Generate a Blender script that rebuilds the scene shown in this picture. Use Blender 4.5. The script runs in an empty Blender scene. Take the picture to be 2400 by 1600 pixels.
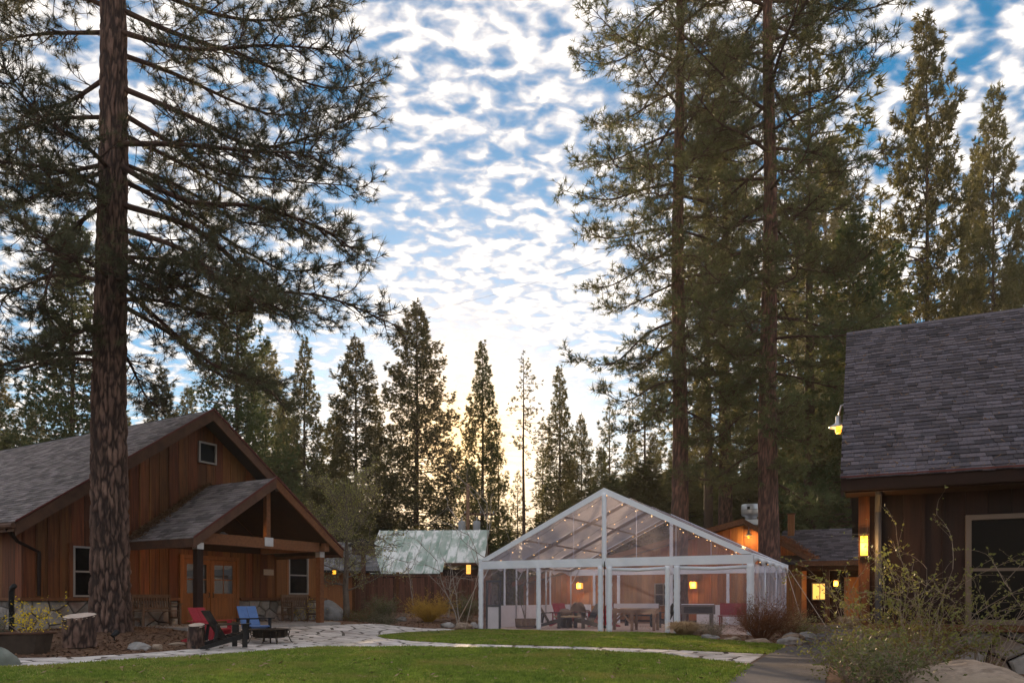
import bpy, bmesh, math, random
import numpy as np
from mathutils import Vector, Matrix, noise
S = bpy.context.scene
C = S.collection
R = math.radians
# ------------------------------------------------------------------ camera
cam = bpy.data.cameras.new('camera'); co = bpy.data.objects.new('camera', cam); C.objects.link(co)
co.location = (0, 0, 1.1); co.rotation_euler = (R(90), 0, 0)
cam.lens = 26.02; cam.sensor_width = 36; cam.shift_y = 0.2513; cam.clip_end = 2000; cam.clip_start = .05
S.camera = co
# ------------------------------------------------------------------ sky
SUN_AZ, SUN_EL = R(-3.9), R(12)
W = bpy.data.worlds.new('World'); S.world = W; W.use_nodes = True
nt = W.node_tree; N = nt.nodes; L = nt.links; N.clear()
def wn(t, **k):
    n = N.new(t)
    for a, b in k.items(): setattr(n, a, b)
    return n
def wmath(op, a, b=None, c=None, clamp=False):
    n = wn('ShaderNodeMath', operation=op, use_clamp=clamp)
    for i, q in enumerate((a, b, c)):
        if q is None: continue
        if isinstance(q, (int, float)): n.inputs[i].default_value = q
        else: L.new(q, n.inputs[i])
    return n.outputs[0]
def wmix(f, a, b):
    n = wn('ShaderNodeMix', data_type='RGBA')
    for i, q in ((0, f), (6, a), (7, b)):
        if isinstance(q, (int, float)): n.inputs[i].default_value = q
        elif isinstance(q, tuple): n.inputs[i].default_value = (*q, 1)
        else: L.new(q, n.inputs[i])
    return n.outputs[2]
def wrange(v, a, b, lo=0., hi=1.):
    n = wn('ShaderNodeMapRange', interpolation_type='SMOOTHSTEP'); L.new(v, n.inputs[0])
    for i, q in zip((1, 2, 3, 4), (a, b, lo, hi)): n.inputs[i].default_value = q
    return n.outputs[0]
def wnoise(vec, scale, detail, rough=.5, dist=0.):
    n = wn('ShaderNodeTexNoise'); L.new(vec, n.inputs['Vector'])
    n.inputs['Scale'].default_value = scale; n.inputs['Detail'].default_value = detail
    n.inputs['Roughness'].default_value = rough; n.inputs['Distortion'].default_value = dist
    return n.outputs['Fac']
tc = wn('ShaderNodeTexCoord'); sep = wn('ShaderNodeSeparateXYZ'); L.new(tc.outputs['Generated'], sep.inputs[0])
dx, dy, dz = sep.outputs
zc = wmath('ADD', wmath('MAXIMUM', dz, 0.0), 0.20)
cmb = wn('ShaderNodeCombineXYZ'); L.new(wmath('DIVIDE', dx, zc), cmb.inputs[0]); L.new(wmath('DIVIDE', dy, zc), cmb.inputs[1])
mp = wn('ShaderNodeMapping'); L.new(cmb.outputs[0], mp.inputs[0]); mp.inputs['Rotation'].default_value = (0, 0, R(-14)); mp.inputs['Scale'].default_value = (.74, 1, 1); mp.inputs['Location'].default_value = (3.1, 1.7, 0)
P = mp.outputs[0]
big = wnoise(P, 2.0, 3, .5, .3)
cell = wnoise(P, 26., 3, .5, .3)
cell2 = wnoise(P, 52., 5, .6, .2)
dens = wmath('ADD', wmath('MULTIPLY', cell, .95), wmath('ADD', wmath('MULTIPLY', big, .40), wmath('MULTIPLY', cell2, .22)))
dens = wmath('ADD', dens, wrange(dz, .12, .62, -.03, .05))
cov = wrange(dens, .60, .90)
lit = wrange(wmath('ADD', wmath('MULTIPLY', cell2, .30), wmath('ADD', wmath('MULTIPLY', cell, .75), wmath('MULTIPLY', big, .25))), .50, .78)
dot = wn('ShaderNodeVectorMath', operation='DOT_PRODUCT'); L.new(tc.outputs['Generated'], dot.inputs[0])
dot.inputs[1].default_value = (math.sin(SUN_AZ)*math.cos(SUN_EL), math.cos(SUN_AZ)*math.cos(SUN_EL), math.sin(SUN_EL))
near = wmath('MAXIMUM', dot.outputs['Value'], 0)
g1 = wmath('POWER', near, 220); g2 = wmath('POWER', near, 9)
low = wrange(dz, .03, .30, 1., 0.)
K = 10.
def k(*c): return tuple(q*K for q in c)
ccol = wmix(lit, k(.135, .15, .19), k(.27, .257, .245))
ccol = wmix(wmath('MULTIPLY', wmath('POWER', lit, 4), .8), ccol, k(.42, .395, .37))
ccol = wmix(wmath('MULTIPLY', low, .75), ccol, k(.255, .205, .15))
sky = wn('ShaderNodeTexSky', sky_type='NISHITA', sun_disc=False); sky.sun_elevation = SUN_EL; sky.sun_rotation = SUN_AZ; sky.altitude = 900; sky.air_density = 1.0; sky.dust_density = .6; sky.ozone_density = 2.2
hs = wn('ShaderNodeHueSaturation'); hs.inputs['Hue'].default_value = .485; hs.inputs['Saturation'].default_value = 1.55; hs.inputs['Value'].default_value = .40; L.new(sky.outputs[0], hs.inputs['Color'])
blue = wmix(wmath('MULTIPLY', wrange(dz, .02, .24, 1., 0.), .88), hs.outputs[0], k(.26, .20, .14))
col = wmix(wmath('MULTIPLY', cov, .95), blue, ccol)
glow = wmath('ADD', wmath('MULTIPLY', g1, .7), wmath('MULTIPLY', wmath('MULTIPLY', g2, wrange(dz, .06, .30, 1., 0.)), .17), None, True)
col = wmix(glow, col, k(.80, .48, .18))
bg = wn('ShaderNodeBackground'); bg.inputs['Strength'].default_value = .1; L.new(col, bg.inputs['Color'])
out = wn('ShaderNodeOutputWorld'); L.new(bg.outputs[0], out.inputs[0])
sl = bpy.data.lights.new('sun', 'SUN'); sl.energy = 2.6; sl.angle = R(.5); sl.color = (1, .72, .42)
so = bpy.data.objects.new('sun', sl); C.objects.link(so); so.rotation_euler = (R(90)-SUN_EL, 0, math.pi-SUN_AZ)
S.view_settings.view_transform = 'Standard'; S.view_settings.look = 'None'; S.view_settings.exposure = 1.95; S.view_settings.gamma = 1
S.view_settings.use_curve_mapping = False
S.render.engine = 'CYCLES'
S.cycles.transparent_max_bounces = 24; S.cycles.max_bounces = 6; S.cycles.diffuse_bounces = 3
# ------------------------------------------------------------------ helpers
def link(o, parent=None):
    C.objects.link(o)
    if parent is not None: o.parent = parent
    return o
def tag(o, label=None, cat=None, group=None, kind=None):
    if label: o['label'] = label
    if cat: o['category'] = cat
    if group: o['group'] = group
    if kind: o['kind'] = kind
    return o
def thing(name, label, cat, loc=(0, 0, 0), rz=0., group=None):
    o = bpy.data.objects.new(name, None); C.objects.link(o); o.empty_display_size = .2
    o.location = loc; o.rotation_euler = (0, 0, R(rz)); return tag(o, label, cat, group)
class MB:
    def __init__(s): s.v = []; s.f = []; s.t = None
    def poly(s, pts, faces):
        b = len(s.v); s.v += [tuple(p) for p in pts]; s.f += [tuple(i+b for i in f) for f in faces]; return s
    def box(s, x0, x1, y0, y1, z0, z1):
        return s.poly([(x0,y0,z0),(x1,y0,z0),(x1,y1,z0),(x0,y1,z0),(x0,y0,z1),(x1,y0,z1),(x1,y1,z1),(x0,y1,z1)],
                      [(3,2,1,0),(4,5,6,7),(0,1,5,4),(1,2,6,5),(2,3,7,6),(3,0,4,7)])
    def beam(s, a, b, w, h, up=(0, 0, 1)):          # box from a to b, w across, h along up
        a = Vector(a); b = Vector(b); d = (b-a).normalized(); u = Vector(up); x = d.cross(u)
        if x.length < 1e-4: x = d.cross(Vector((0, 1, 0)))
        x.normalize(); u = x.cross(d); x *= w/2; u *= h/2
        return s.poly([a-x-u, a+x-u, a+x+u, a-x+u, b-x-u, b+x-u, b+x+u, b-x+u],
                      [(0,1,2,3),(7,6,5,4),(4,5,1,0),(5,6,2,1),(6,7,3,2),(7,4,0,3)])
    def tube(s, pts, rad, n=6, cap=True):
        pts = [Vector(p) for p in pts]; m = len(pts)
        if not hasattr(rad, '__len__'): rad = [rad]*m
        b = len(s.v); ref = Vector((.31, .22, .93))
        for i, p in enumerate(pts):
            d = pts[min(i+1, m-1)]-pts[max(i-1, 0)]
            x = d.cross(ref)
            if x.length < 1e-6: x = d.cross(Vector((1, 0, 0)))
            x.normalize(); y = d.cross(x).normalized()
            for j in range(n):
                a = 2*math.pi*j/n; q = p+x*(rad[i]*math.cos(a))+y*(rad[i]*math.sin(a)); s.v.append((q.x, q.y, q.z))
        for i in range(m-1):
            for j in range(n):
                s.f.append((b+i*n+j, b+i*n+(j+1) % n, b+(i+1)*n+(j+1) % n, b+(i+1)*n+j))
        if cap:
            s.f.append(tuple(b+j for j in range(n))[::-1]); s.f.append(tuple(b+(m-1)*n+j for j in range(n)))
        return s
    def lathe(s, prof, n=24, c=(0, 0, 0)):
        b = len(s.v); m = len(prof)
        for r, z in prof:
            for j in range(n):
                a = 2*math.pi*j/n; s.v.append((c[0]+r*math.cos(a), c[1]+r*math.sin(a), c[2]+z))
        for i in range(m-1):
            for j in range(n): s.f.append((b+i*n+j, b+i*n+(j+1) % n, b+(i+1)*n+(j+1) % n, b+(i+1)*n+j))
        s.f.append(tuple(b+j for j in range(n))[::-1]); s.f.append(tuple(b+(m-1)*n+j for j in range(n)))
        return s
    def prism(s, poly, fn, h):                      # poly 2-d, fn(u,v,w) -> 3-d, from w=0 to h
        n = len(poly)
        return s.poly([fn(u, v, 0) for u, v in poly]+[fn(u, v, h) for u, v in poly],
                      [tuple(range(n))[::-1], tuple(range(n, 2*n))]+[(i, (i+1) % n, n+(i+1) % n, n+i) for i in range(n)])
    def mesh(s, name, mat, smooth=False):
        me = bpy.data.meshes.new(name); me.from_pydata(s.v, [], s.f); me.materials.append(mat)
        bm = bmesh.new(); bm.from_mesh(me); bmesh.ops.recalc_face_normals(bm, faces=bm.faces); bm.to_mesh(me); bm.free()
        if s.t is not None:
            a = me.attributes.new('tint', 'FLOAT', 'FACE'); a.data.foreach_set('value', s.t)
        if smooth: me.polygons.foreach_set('use_smooth', [True]*len(me.polygons))
        return me
    def build(s, name, mat, parent=None, smooth=False, kind=None):
        o = bpy.data.objects.new(name, s.mesh(name, mat, smooth)); link(o, parent)
        if kind: o['kind'] = kind
        return o
def soup(name, V, mat, parent=None, kind='stuff', k=3):          # triangle / quad soup from an (n*k,3) array
    V = np.asarray(V, dtype=np.float32).reshape(-1, 3); nv = len(V); nf = nv//k
    me = bpy.data.meshes.new(name); me.vertices.add(nv); me.vertices.foreach_set('co', V.ravel())
    me.loops.add(nv); me.loops.foreach_set('vertex_index', np.arange(nv, dtype=np.int32))
    me.polygons.add(nf); me.polygons.foreach_set('loop_start', np.arange(0, nv, k, dtype=np.int32))
    try: me.polygons.foreach_set('loop_total', np.full(nf, k, dtype=np.int32))
    except Exception: pass
    me.materials.append(mat); me.update(calc_edges=True)
    o = bpy.data.objects.new(name, me); link(o, parent)
    if kind: o['kind'] = kind
    return o
def copy_tree(o, parent=None):
    c = o.copy(); C.objects.link(c)
    if parent is not None: c.parent = parent
    for ch in o.children: copy_tree(ch, c)
    return c
# ------------------------------------------------------------------ materials
def M(name, c1, c2=None, scale=6., rough=.8, bump=0., stretch=(1, 1, 1), vary=0., hue=0., spec=.25, metal=0., detail=5., c3=None, sc3=1.5, trans=0., bscale=None, world=False, t3=(.5, .66)):
    m = bpy.data.materials.new(name); m.use_nodes = True; t = m.node_tree; n = t.nodes; l = t.links
    b = n['Principled BSDF']; b.inputs['Roughness'].default_value = rough; b.inputs['Metallic'].default_value = metal
    b.inputs['Specular IOR Level'].default_value = spec; b.inputs['Base Color'].default_value = (*c1, 1)
    tcn = n.new('ShaderNodeTexCoord'); mpn = n.new('ShaderNodeMapping'); mpn.inputs['Scale'].default_value = stretch
    if world:
        g = n.new('ShaderNodeNewGeometry'); l.new(g.outputs['Position'], mpn.inputs[0])
    else: l.new(tcn.outputs['Object'], mpn.inputs[0])
    oi = n.new('ShaderNodeObjectInfo'); at = n.new('ShaderNodeAttribute'); at.attribute_name = 'tint'
    ad = n.new('ShaderNodeMath'); ad.operation = 'ADD'; l.new(oi.outputs['Random'], ad.inputs[0]); l.new(at.outputs['Fac'], ad.inputs[1])
    fr = n.new('ShaderNodeMath'); fr.operation = 'FRACT'; l.new(ad.outputs[0], fr.inputs[0])
    if vary and not world:                           # shift the pattern from piece to piece
        cx = n.new('ShaderNodeCombineXYZ'); ml = n.new('ShaderNodeMath'); ml.operation = 'MULTIPLY'; l.new(fr.outputs[0], ml.inputs[0]); ml.inputs[1].default_value = 37.
        for i in range(3): l.new(ml.outputs[0], cx.inputs[i])
        l.new(cx.outputs[0], mpn.inputs['Location'])
    cur = None
    def noise_(sc, det, rg=.6):
        q = n.new('ShaderNodeTexNoise'); q.inputs['Scale'].default_value = sc; q.inputs['Detail'].default_value = det; q.inputs['Roughness'].default_value = rg
        l.new(mpn.outputs[0], q.inputs['Vector']); return q.outputs['Fac']
    def mix_(f, a, bb):
        q = n.new('ShaderNodeMix'); q.data_type = 'RGBA'
        for i, x in ((0, f), (6, a), (7, bb)):
            if isinstance(x, tuple): q.inputs[i].default_value = (*x, 1)
            else: l.new(x, q.inputs[i])
        return q.outputs[2]
    def rng_(v, a, bb):
        q = n.new('ShaderNodeMapRange'); l.new(v, q.inputs[0]); q.inputs[1].default_value = a; q.inputs[2].default_value = bb; return q.outputs[0]
    if c2: cur = mix_(rng_(noise_(scale, detail), .32, .68), c1, c2)
    if c3: cur = mix_(rng_(noise_(sc3, 4.), *t3), cur if cur else c1, c3)
    if vary or hue:
        h = n.new('ShaderNodeHueSaturation')
        if cur: l.new(cur, h.inputs['Color'])
        else: h.inputs['Color'].default_value = (*c1, 1)
        q = n.new('ShaderNodeMapRange'); l.new(fr.outputs[0], q.inputs[0]); q.inputs[3].default_value = 1-vary; q.inputs[4].default_value = 1+vary; l.new(q.outputs[0], h.inputs['Value'])
        if hue:
            w = n.new('ShaderNodeMath'); w.operation = 'MULTIPLY'; l.new(fr.outputs[0], w.inputs[0]); w.inputs[1].default_value = 7.31
            w2 = n.new('ShaderNodeMath'); w2.operation = 'FRACT'; l.new(w.outputs[0], w2.inputs[0])
            q = n.new('ShaderNodeMapRange'); l.new(w2.outputs[0], q.inputs[0]); q.inputs[3].default_value = .5-hue; q.inputs[4].default_value = .5+hue; l.new(q.outputs[0], h.inputs['Hue'])
        cur = h.outputs['Color']
    if cur: l.new(cur, b.inputs['Base Color'])
    if bump:
        bp = n.new('ShaderNodeBump'); bp.inputs['Strength'].default_value = bump; bp.inputs['Distance'].default_value = .02
        l.new(noise_(bscale or scale*2, 6.), bp.inputs['Height']); l.new(bp.outputs[0], b.inputs['Normal'])
    if trans:
        tr = n.new('ShaderNodeBsdfTranslucent'); mx = n.new('ShaderNodeMixShader'); mx.inputs[0].default_value = trans
        if cur: l.new(cur, tr.inputs['Color'])
        else: tr.inputs['Color'].default_value = (*c1, 1)
        l.new(b.outputs[0], mx.inputs[1]); l.new(tr.outputs[0], mx.inputs[2]); l.new(mx.outputs[0], n['Material Output'].inputs[0])
    return m
def glowing(name, c, strength):
    m = bpy.data.materials.new(name); m.use_nodes = True; b = m.node_tree.nodes['Principled BSDF']
    b.inputs['Base Color'].default_value = (*c, 1); b.inputs['Emission Color'].default_value = (*c, 1); b.inputs['Emission Strength'].default_value = strength
    return m
def clear_sheet(name, alpha, tint, haze):
    m = bpy.data.materials.new(name); m.use_nodes = True; t = m.node_tree; n = t.nodes; l = t.links
    b = n['Principled BSDF']; b.inputs['Base Color'].default_value = (*haze, 1); b.inputs['Roughness'].default_value = .12; b.inputs['Specular IOR Level'].default_value = .5
    tcn = n.new('ShaderNodeTexCoord'); nz = n.new('ShaderNodeTexNoise'); nz.inputs['Scale'].default_value = 1.6; nz.inputs['Detail'].default_value = 3; l.new(tcn.outputs['Object'], nz.inputs['Vector'])
    bp = n.new('ShaderNodeBump'); bp.inputs['Strength'].default_value = .5; bp.inputs['Distance'].default_value = .12; l.new(nz.outputs['Fac'], bp.inputs['Height']); l.new(bp.outputs[0], b.inputs['Normal'])
    tr = n.new('ShaderNodeBsdfTransparent'); tr.inputs[0].default_value = (*tint, 1); mx = n.new('ShaderNodeMixShader'); mx.inputs[0].default_value = alpha
    tl = n.new('ShaderNodeBsdfTranslucent'); tl.inputs[0].default_value = (*haze, 1); m2 = n.new('ShaderNodeMixShader'); m2.inputs[0].default_value = .5; l.new(b.outputs[0], m2.inputs[1]); l.new(tl.outputs[0], m2.inputs[2])
    l.new(tr.outputs[0], mx.inputs[1]); l.new(m2.outputs[0], mx.inputs[2]); l.new(mx.outputs[0], n['Material Output'].inputs[0])
    return m
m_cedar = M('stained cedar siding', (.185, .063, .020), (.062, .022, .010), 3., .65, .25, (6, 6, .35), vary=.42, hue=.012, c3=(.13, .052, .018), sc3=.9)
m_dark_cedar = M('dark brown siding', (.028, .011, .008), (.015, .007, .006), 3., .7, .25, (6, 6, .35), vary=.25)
m_beam = M('stained timber beam', (0.19, 0.075, 0.031), (0.11, 0.042, 0.019), 4., .6, .2, (3, 3, 3), vary=.2)
m_fascia = M('weathered fascia timber', (0.12, 0.06, 0.038), (0.07, 0.036, 0.026), 4., .7, .25, vary=.15)
m_trim = M('oiled door timber', (0.26, 0.1, 0.03), (0.16, 0.06, 0.018), 3., .5, .1, (5, 5, .4), vary=.12)
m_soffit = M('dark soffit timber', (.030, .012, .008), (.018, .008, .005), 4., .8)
m_red = M('dark red drip edge', (.10, .022, .018), rough=.5)
m_shingle = M('grey brown asphalt shingle', (.23, .195, .188), (0.145, 0.13, 0.135), 30., .9, .3, vary=.42, hue=.035, spec=.15)
m_shingle2 = M('slate grey asphalt shingle', (.118, .096, .106), (.056, .054, .068), 30., .9, .3, vary=.48, hue=.05, spec=.15)
m_under = M('roof underlay', (.04, .036, .04), rough=.9)
m_stone = M('fieldstone', (0.34, 0.31, 0.29), (0.2, 0.18, 0.165), 5., .85, .6, vary=.45, hue=.02, c3=(.16, .10, .07), sc3=.8)
m_mortar = M('recessed mortar', (.15, .125, .105), (.08, .068, .058), 8., .95)
m_flag = M('pale flagstone', (.70, .645, .62), (.52, .475, .455), 4., .8, .35, vary=.16, hue=.012, c3=(.36, .31, .28), sc3=1.3)
m_frame = M('aluminium window frame', (.27, .25, .24), rough=.45)
m_glass = M('dark window glass', (.006, .006, .007), rough=.05, spec=.05)
m_white = M('white tent fabric', (.90, .93, 1.0), (.83, .87, .97), 3., .5, .35, spec=.4)
m_skirt = M('white tent skirt', (0.82, 0.79, 0.81), (0.72, 0.69, 0.71), 2., .55, .4)
m_clear = clear_sheet('clear vinyl', .06, (.985, .975, .985), (.80, .75, .86))
m_roofsheet = clear_sheet('clear roof vinyl', .36, (.97, .95, .97), (.92, .86, .95))
m_tanframe = M('tan brown window frame', (.16, .115, .085), rough=.5)
m_bronze = M('bronze anodised tube', (.22, .175, .155), rough=.45, metal=.2)
m_wrink = clear_sheet('folded clear vinyl', .42, (.9, .9, .95), (.70, .70, .80))
m_alu = M('aluminium tube', (.62, .63, .66), rough=.35, metal=.6)
m_black = M('black poly lumber', (.012, .012, .014), (.02, .02, .022), 8., .5, .1)
m_redch = M('red poly lumber', (.36, .020, .036), (.27, .016, .028), 5., .5, .1)
m_bluech = M('blue poly lumber', (.10, .19, .42), (.075, .145, .34), 5., .5, .1)
m_teak = M('weathered teak', (0.16, 0.1, 0.068), (0.09, 0.055, 0.038), 5., .8, .3, (3, 3, 3), vary=.2)
m_wicker = M('tan wicker', (.26, .17, .12), (.16, .10, .07), 40., .8, .6)
m_iron = M('dark iron', (.02, .018, .017), (.045, .03, .022), 9., .6, .3, metal=.4)
m_plywood = M('worn plywood', (0.3, 0.18, 0.115), (0.2, 0.115, 0.075), 4., .7, .2)
m_steel = M('galvanised steel', (.55, .56, .58), (.42, .43, .46), 4., .35, .1, metal=.75)
m_greytr = M('grey enamel', (.33, .34, .36), rough=.5)
m_bark = M('ponderosa bark', (0.19, 0.095, 0.066), (0.1, 0.055, 0.042), 5., .9, .5, (1, 1, .35), c3=(.16, .092, .066), sc3=3.2, world=True)
m_bark_dark = M('dark conifer bark', (0.1, 0.062, 0.045), (0.055, 0.036, 0.028), 4., .95, .3, (1, 1, .3))
m_bark_fg = M('plated pine bark', (0.24, 0.135, 0.1), (0.16, 0.09, 0.07), 9., .9, .5, (1, 1, .4), c3=(.20, .13, .10), sc3=4.)
def plate_bark(name, fis, p1, p2, sc):
    m = M(name, p1, p2, sc, .9, .5, (1, 1, .45)); t = m.node_tree; n = t.nodes; b = n['Principled BSDF']; src = b.inputs['Base Color'].links[0].from_socket
    at = n.new('ShaderNodeAttribute'); at.attribute_name = 'plate'; q = n.new('ShaderNodeMix'); q.data_type = 'RGBA'; t.links.new(at.outputs['Fac'], q.inputs[0]); q.inputs[6].default_value = (*fis, 1); t.links.new(src, q.inputs[7]); t.links.new(q.outputs[2], b.inputs['Base Color']); return m
m_plate_fg = plate_bark('plated ponderosa bark', (.034, .022, .020), (.26, .165, .13), (.13, .075, .06), 7.)
m_plate = plate_bark('reddish ponderosa bark', (.050, .027, .024), (.27, .135, .10), (.14, .07, .053), 6.)
m_twig = M('pine branch bark', (0.085, 0.046, 0.036), (0.05, 0.03, 0.024), 6., .95)
m_needle = M('long pine needles', (.065, .078, .042), (.10, .095, .05), .9, .6, trans=.25, vary=.25)
m_needle2 = M('olive pine needles', (.080, .108, .042), (.125, .118, .045), .35, .6, trans=.28, vary=.2)
m_fir = M('conifer foliage', (.11, .12, .042), (.17, .145, .05), .30, .7, trans=.35, vary=.3, hue=.015)
m_cedarleaf = M('cedar foliage', (0.07, 0.11, 0.042), (0.115, 0.125, 0.046), .35, .7, trans=.3, vary=.2)
m_leaf = M('spring leaves', (.34, .35, .12), (.40, .36, .13), 2., .6, trans=.4)
m_shrubleaf = M('shrub leaves', (.18, .21, .05), (.22, .19, .055), 3., .5, trans=.35)
m_evergreen = M('dark shrub leaves', (.095, .125, .042), (.14, .15, .05), 3., .6, trans=.2)
m_yellow = M('yellow forsythia', (.80, .60, .03), (.70, .48, .02), 6., .6, trans=.3)
m_orange = M('golden shrub twigs', (.58, .36, .06), (.42, .26, .055), 4., .7, trans=.2)
m_rust = M('russet shrub twigs', (0.25, 0.1, 0.045), (0.17, 0.08, 0.04), 4., .8, trans=.15)
m_straw = M('dry straw grass', (.58, .42, .25), (.44, .30, .17), 5., .8, trans=.2)
m_stem = M('pale shrub stem', (0.3, 0.235, 0.18), (0.19, 0.14, 0.105), 8., .8)
m_birch = M('pale sapling bark', (.38, .33, .29), (.25, .21, .18), 6., .8)
m_grey_trunk = M('grey tree bark', (.20, .165, .14), (.13, .105, .09), 6., .9, .3)
m_boulder = M('grey granite', (0.4, 0.38, 0.375), (0.26, 0.245, 0.24), 3., .85, .7, c3=(.14, .13, .125), sc3=1.2, vary=.15)
m_sandstone = M('warm boulder', (.42, .325, .255), (.17, .125, .095), 4.5, .85, 1., (1, 1.6, 3.5), c3=(.32, .25, .19), sc3=1.3)
m_greenrock = M('lichened boulder', (.25, .27, .24), (.16, .18, .16), 3., .85, .6, c3=(.10, .11, .09), sc3=1.2)
m_asphalt = M('worn asphalt', (0.13, 0.122, 0.125), (0.095, 0.09, 0.092), 18., .9, .4, c3=(.095, .085, .08), sc3=.6)
m_duff = M('pine needle duff', (0.22, 0.125, 0.08), (0.125, 0.07, 0.047), 5., .95, .8, c3=(.17, .105, .07), sc3=.7, bscale=30., world=True)
m_soil = M('lawn soil', (0.07, 0.095, 0.02), (0.055, 0.07, 0.018), 4., .95, .4)
m_grass = M('lawn grass', (.34, .43, .065), (.09, .155, .018), 9., .6, trans=.3, c3=(.33, .31, .075), sc3=.55, world=True)
m_litter = M('fallen litter', (.33, .23, .14), (.22, .14, .08), 9., .8)
m_amber = glowing('amber lamp glass', (1.0, .42, .035), .42)
m_warmwin = glowing('lit window', (.55, .30, .06), .7)
m_bulb = glowing('warm bulb', (1.0, .55, .2), 2.0)
m_wire = M('black cable', (.03, .03, .03), rough=.6)
# ------------------------------------------------------------------ ground
P0 = (-9.29, 23.9)
def ss(a, b, x):
    t = min(1., max(0., (x-a)/(b-a))); return t*t*(3-2*t)
def gz(x, y):                                        # the bed rises to the lodge, the back garden rises to the fence
    d = (x-P0[0])*.866-(y-P0[1])*.5; t = (x-P0[0])*.5+(y-P0[1])*.866
    return max(.33*ss(6., 1.5, d)*ss(6.5, 3.5, t), .45*ss(27, 38, y)*ss(0, -3, x))
def axis(stops):
    o = []
    for (a, b, s) in stops: o += list(np.arange(a, b, s))
    return o
gx = axis([(-600, -60, 60), (-60, -20, 5), (-20, 16, .4), (16, 60, 4), (60, 601, 60)])
gy = axis([(-60, 4, 8), (4, 40, .4), (40, 120, 8), (120, 901, 60)])
g = MB(); nx = len(gx)
g.v = [(x, y, gz(x, y)) for y in gy for x in gx]
g.f = [(j*nx+i, j*nx+i+1, (j+1)*nx+i+1, (j+1)*nx+i) for j in range(len(gy)-1) for i in range(nx-1)]
tag(g.build('ground', m_duff, smooth=True), kind='structure')
def inside(p, poly):
    c = False; j = len(poly)-1
    for i in range(len(poly)):
        a, b = poly[i], poly[j]
        if (a[1] > p[1]) != (b[1] > p[1]) and p[0] < (b[0]-a[0])*(p[1]-a[1])/(b[1]-a[1])+a[0]: c = not c
        j = i
    return c
def sheet(name, poly, z, mat):
    bm = bmesh.new(); vs = [bm.verts.new((x, y, gz(x, y)+z)) for x, y in poly]; bm.faces.new(vs); bmesh.ops.triangulate(bm, faces=bm.faces)
    bmesh.ops.recalc_face_normals(bm, faces=bm.faces)
    me = bpy.data.meshes.new(name); bm.to_mesh(me); bm.free(); me.materials.append(mat)
    if me.polygons[0].normal.z < 0: me.flip_normals()
    o = bpy.data.objects.new(name, me); C.objects.link(o); return tag(o, kind='structure')
LOW = [(-8.6, 11.5), (-7.38, 12.22), (-6.79, 13.17), (-6.16, 13.85), (-5.42, 14.96), (-5.0, 15.85), (-4.48, 16.62), (-3.2, 16.8), (-1.73, 16.72), (.7, 16.12), (2.81, 14.72), (3.88, 12.22)]
UP = [(5.06, 14.72), (3.1, 16.26), (.75, 17.31), (-1.35, 18.16), (-2.56, 19.28), (-3.5, 20.6), (-3.95, 21.86), (-3.7, 23.2), (-3.09, 24.4), (-1.9, 26.1), (-2.5, 27.5), (-3.8, 27.2), (-5.0, 25.4), (-5.6, 24.45), (-8.45, 19.55), (-7.3, 17.7), (-7.0, 16.3), (-7.5, 15.0), (-8.2, 14.0), (-9.2, 13.5), (-9.7, 12.6)]
LAWN_A = LOW+[(2.79, 9.69), (1.7, 7.1), (-10, 7.1), (-9.4, 10.2)]
LAWN_B = [(-3.93, 21.86), (-3.45, 20.65), (-2.52, 19.33), (-1.33, 18.2), (.77, 17.34), (3.1, 16.3), (5.04, 14.78), (6.3, 17.2), (6.15, 18.1), (5.37, 19.7), (5.3, 21.5), (5.0, 23.35), (3.07, 24.45), (-1.1, 26.5), (-1.8, 25.9), (-3.03, 24.3), (-3.65, 23.2)]
sheet('front_lawn', LAWN_A, .008, m_soil); sheet('back_lawn', LAWN_B, .016, m_soil)
sheet('asphalt_path', [(1.2, 6), (2.83, 9.69), (3.92, 12.22), (5.1, 14.72), (6.4, 17.31), (8.6, 21.5), (11.3, 26.5), (11.6, 31.2), (15.5, 31.2), (13.6, 28.8), (10.6, 23.38), (6.6, 15.2), (4.1, 9.69), (2.9, 6)], .010, m_asphalt)
def voronoi(region, seeds, near=24):
    cells = []; sd = np.array(seeds)
    for i, (x, y) in enumerate(seeds):
        poly = region; d2 = ((sd-sd[i])**2).sum(1)
        for j in np.argsort(d2)[1:near+1]:
            ox, oy = sd[j]; mx, my = (x+ox)/2, (y+oy)/2; nx_, ny_ = ox-x, oy-y; o = []
            for a in range(len(poly)):
                p, q = poly[a-1], poly[a]; dp = (p[0]-mx)*nx_+(p[1]-my)*ny_; dq = (q[0]-mx)*nx_+(q[1]-my)*ny_
                if (dp <= 0) != (dq <= 0): s = dp/(dp-dq); o.append((p[0]+(q[0]-p[0])*s, p[1]+(q[1]-p[1])*s))
                if dq <= 0: o.append(q)
            poly = o
            if len(poly) < 3: break
        cells.append(poly)
    return cells
def clean(poly, eps=.03):
    o = []
    for p in poly:
        if not o or (abs(p[0]-o[-1][0])+abs(p[1]-o[-1][1])) > eps: o.append(p)
    if len(o) > 1 and (abs(o[0][0]-o[-1][0])+abs(o[0][1]-o[-1][1])) < eps: o.pop()
    return o
def shrink(poly, gap, k=.92):
    cx = sum(p[0] for p in poly)/len(poly); cy = sum(p[1] for p in poly)/len(poly); o = []
    for x, y in poly:
        l = math.hypot(x-cx, y-cy)+1e-6; f = max(.3, 1-gap/l)*1.0; o.append((cx+(x-cx)*f, cy+(y-cy)*f))
    return o, (cx, cy)
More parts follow.
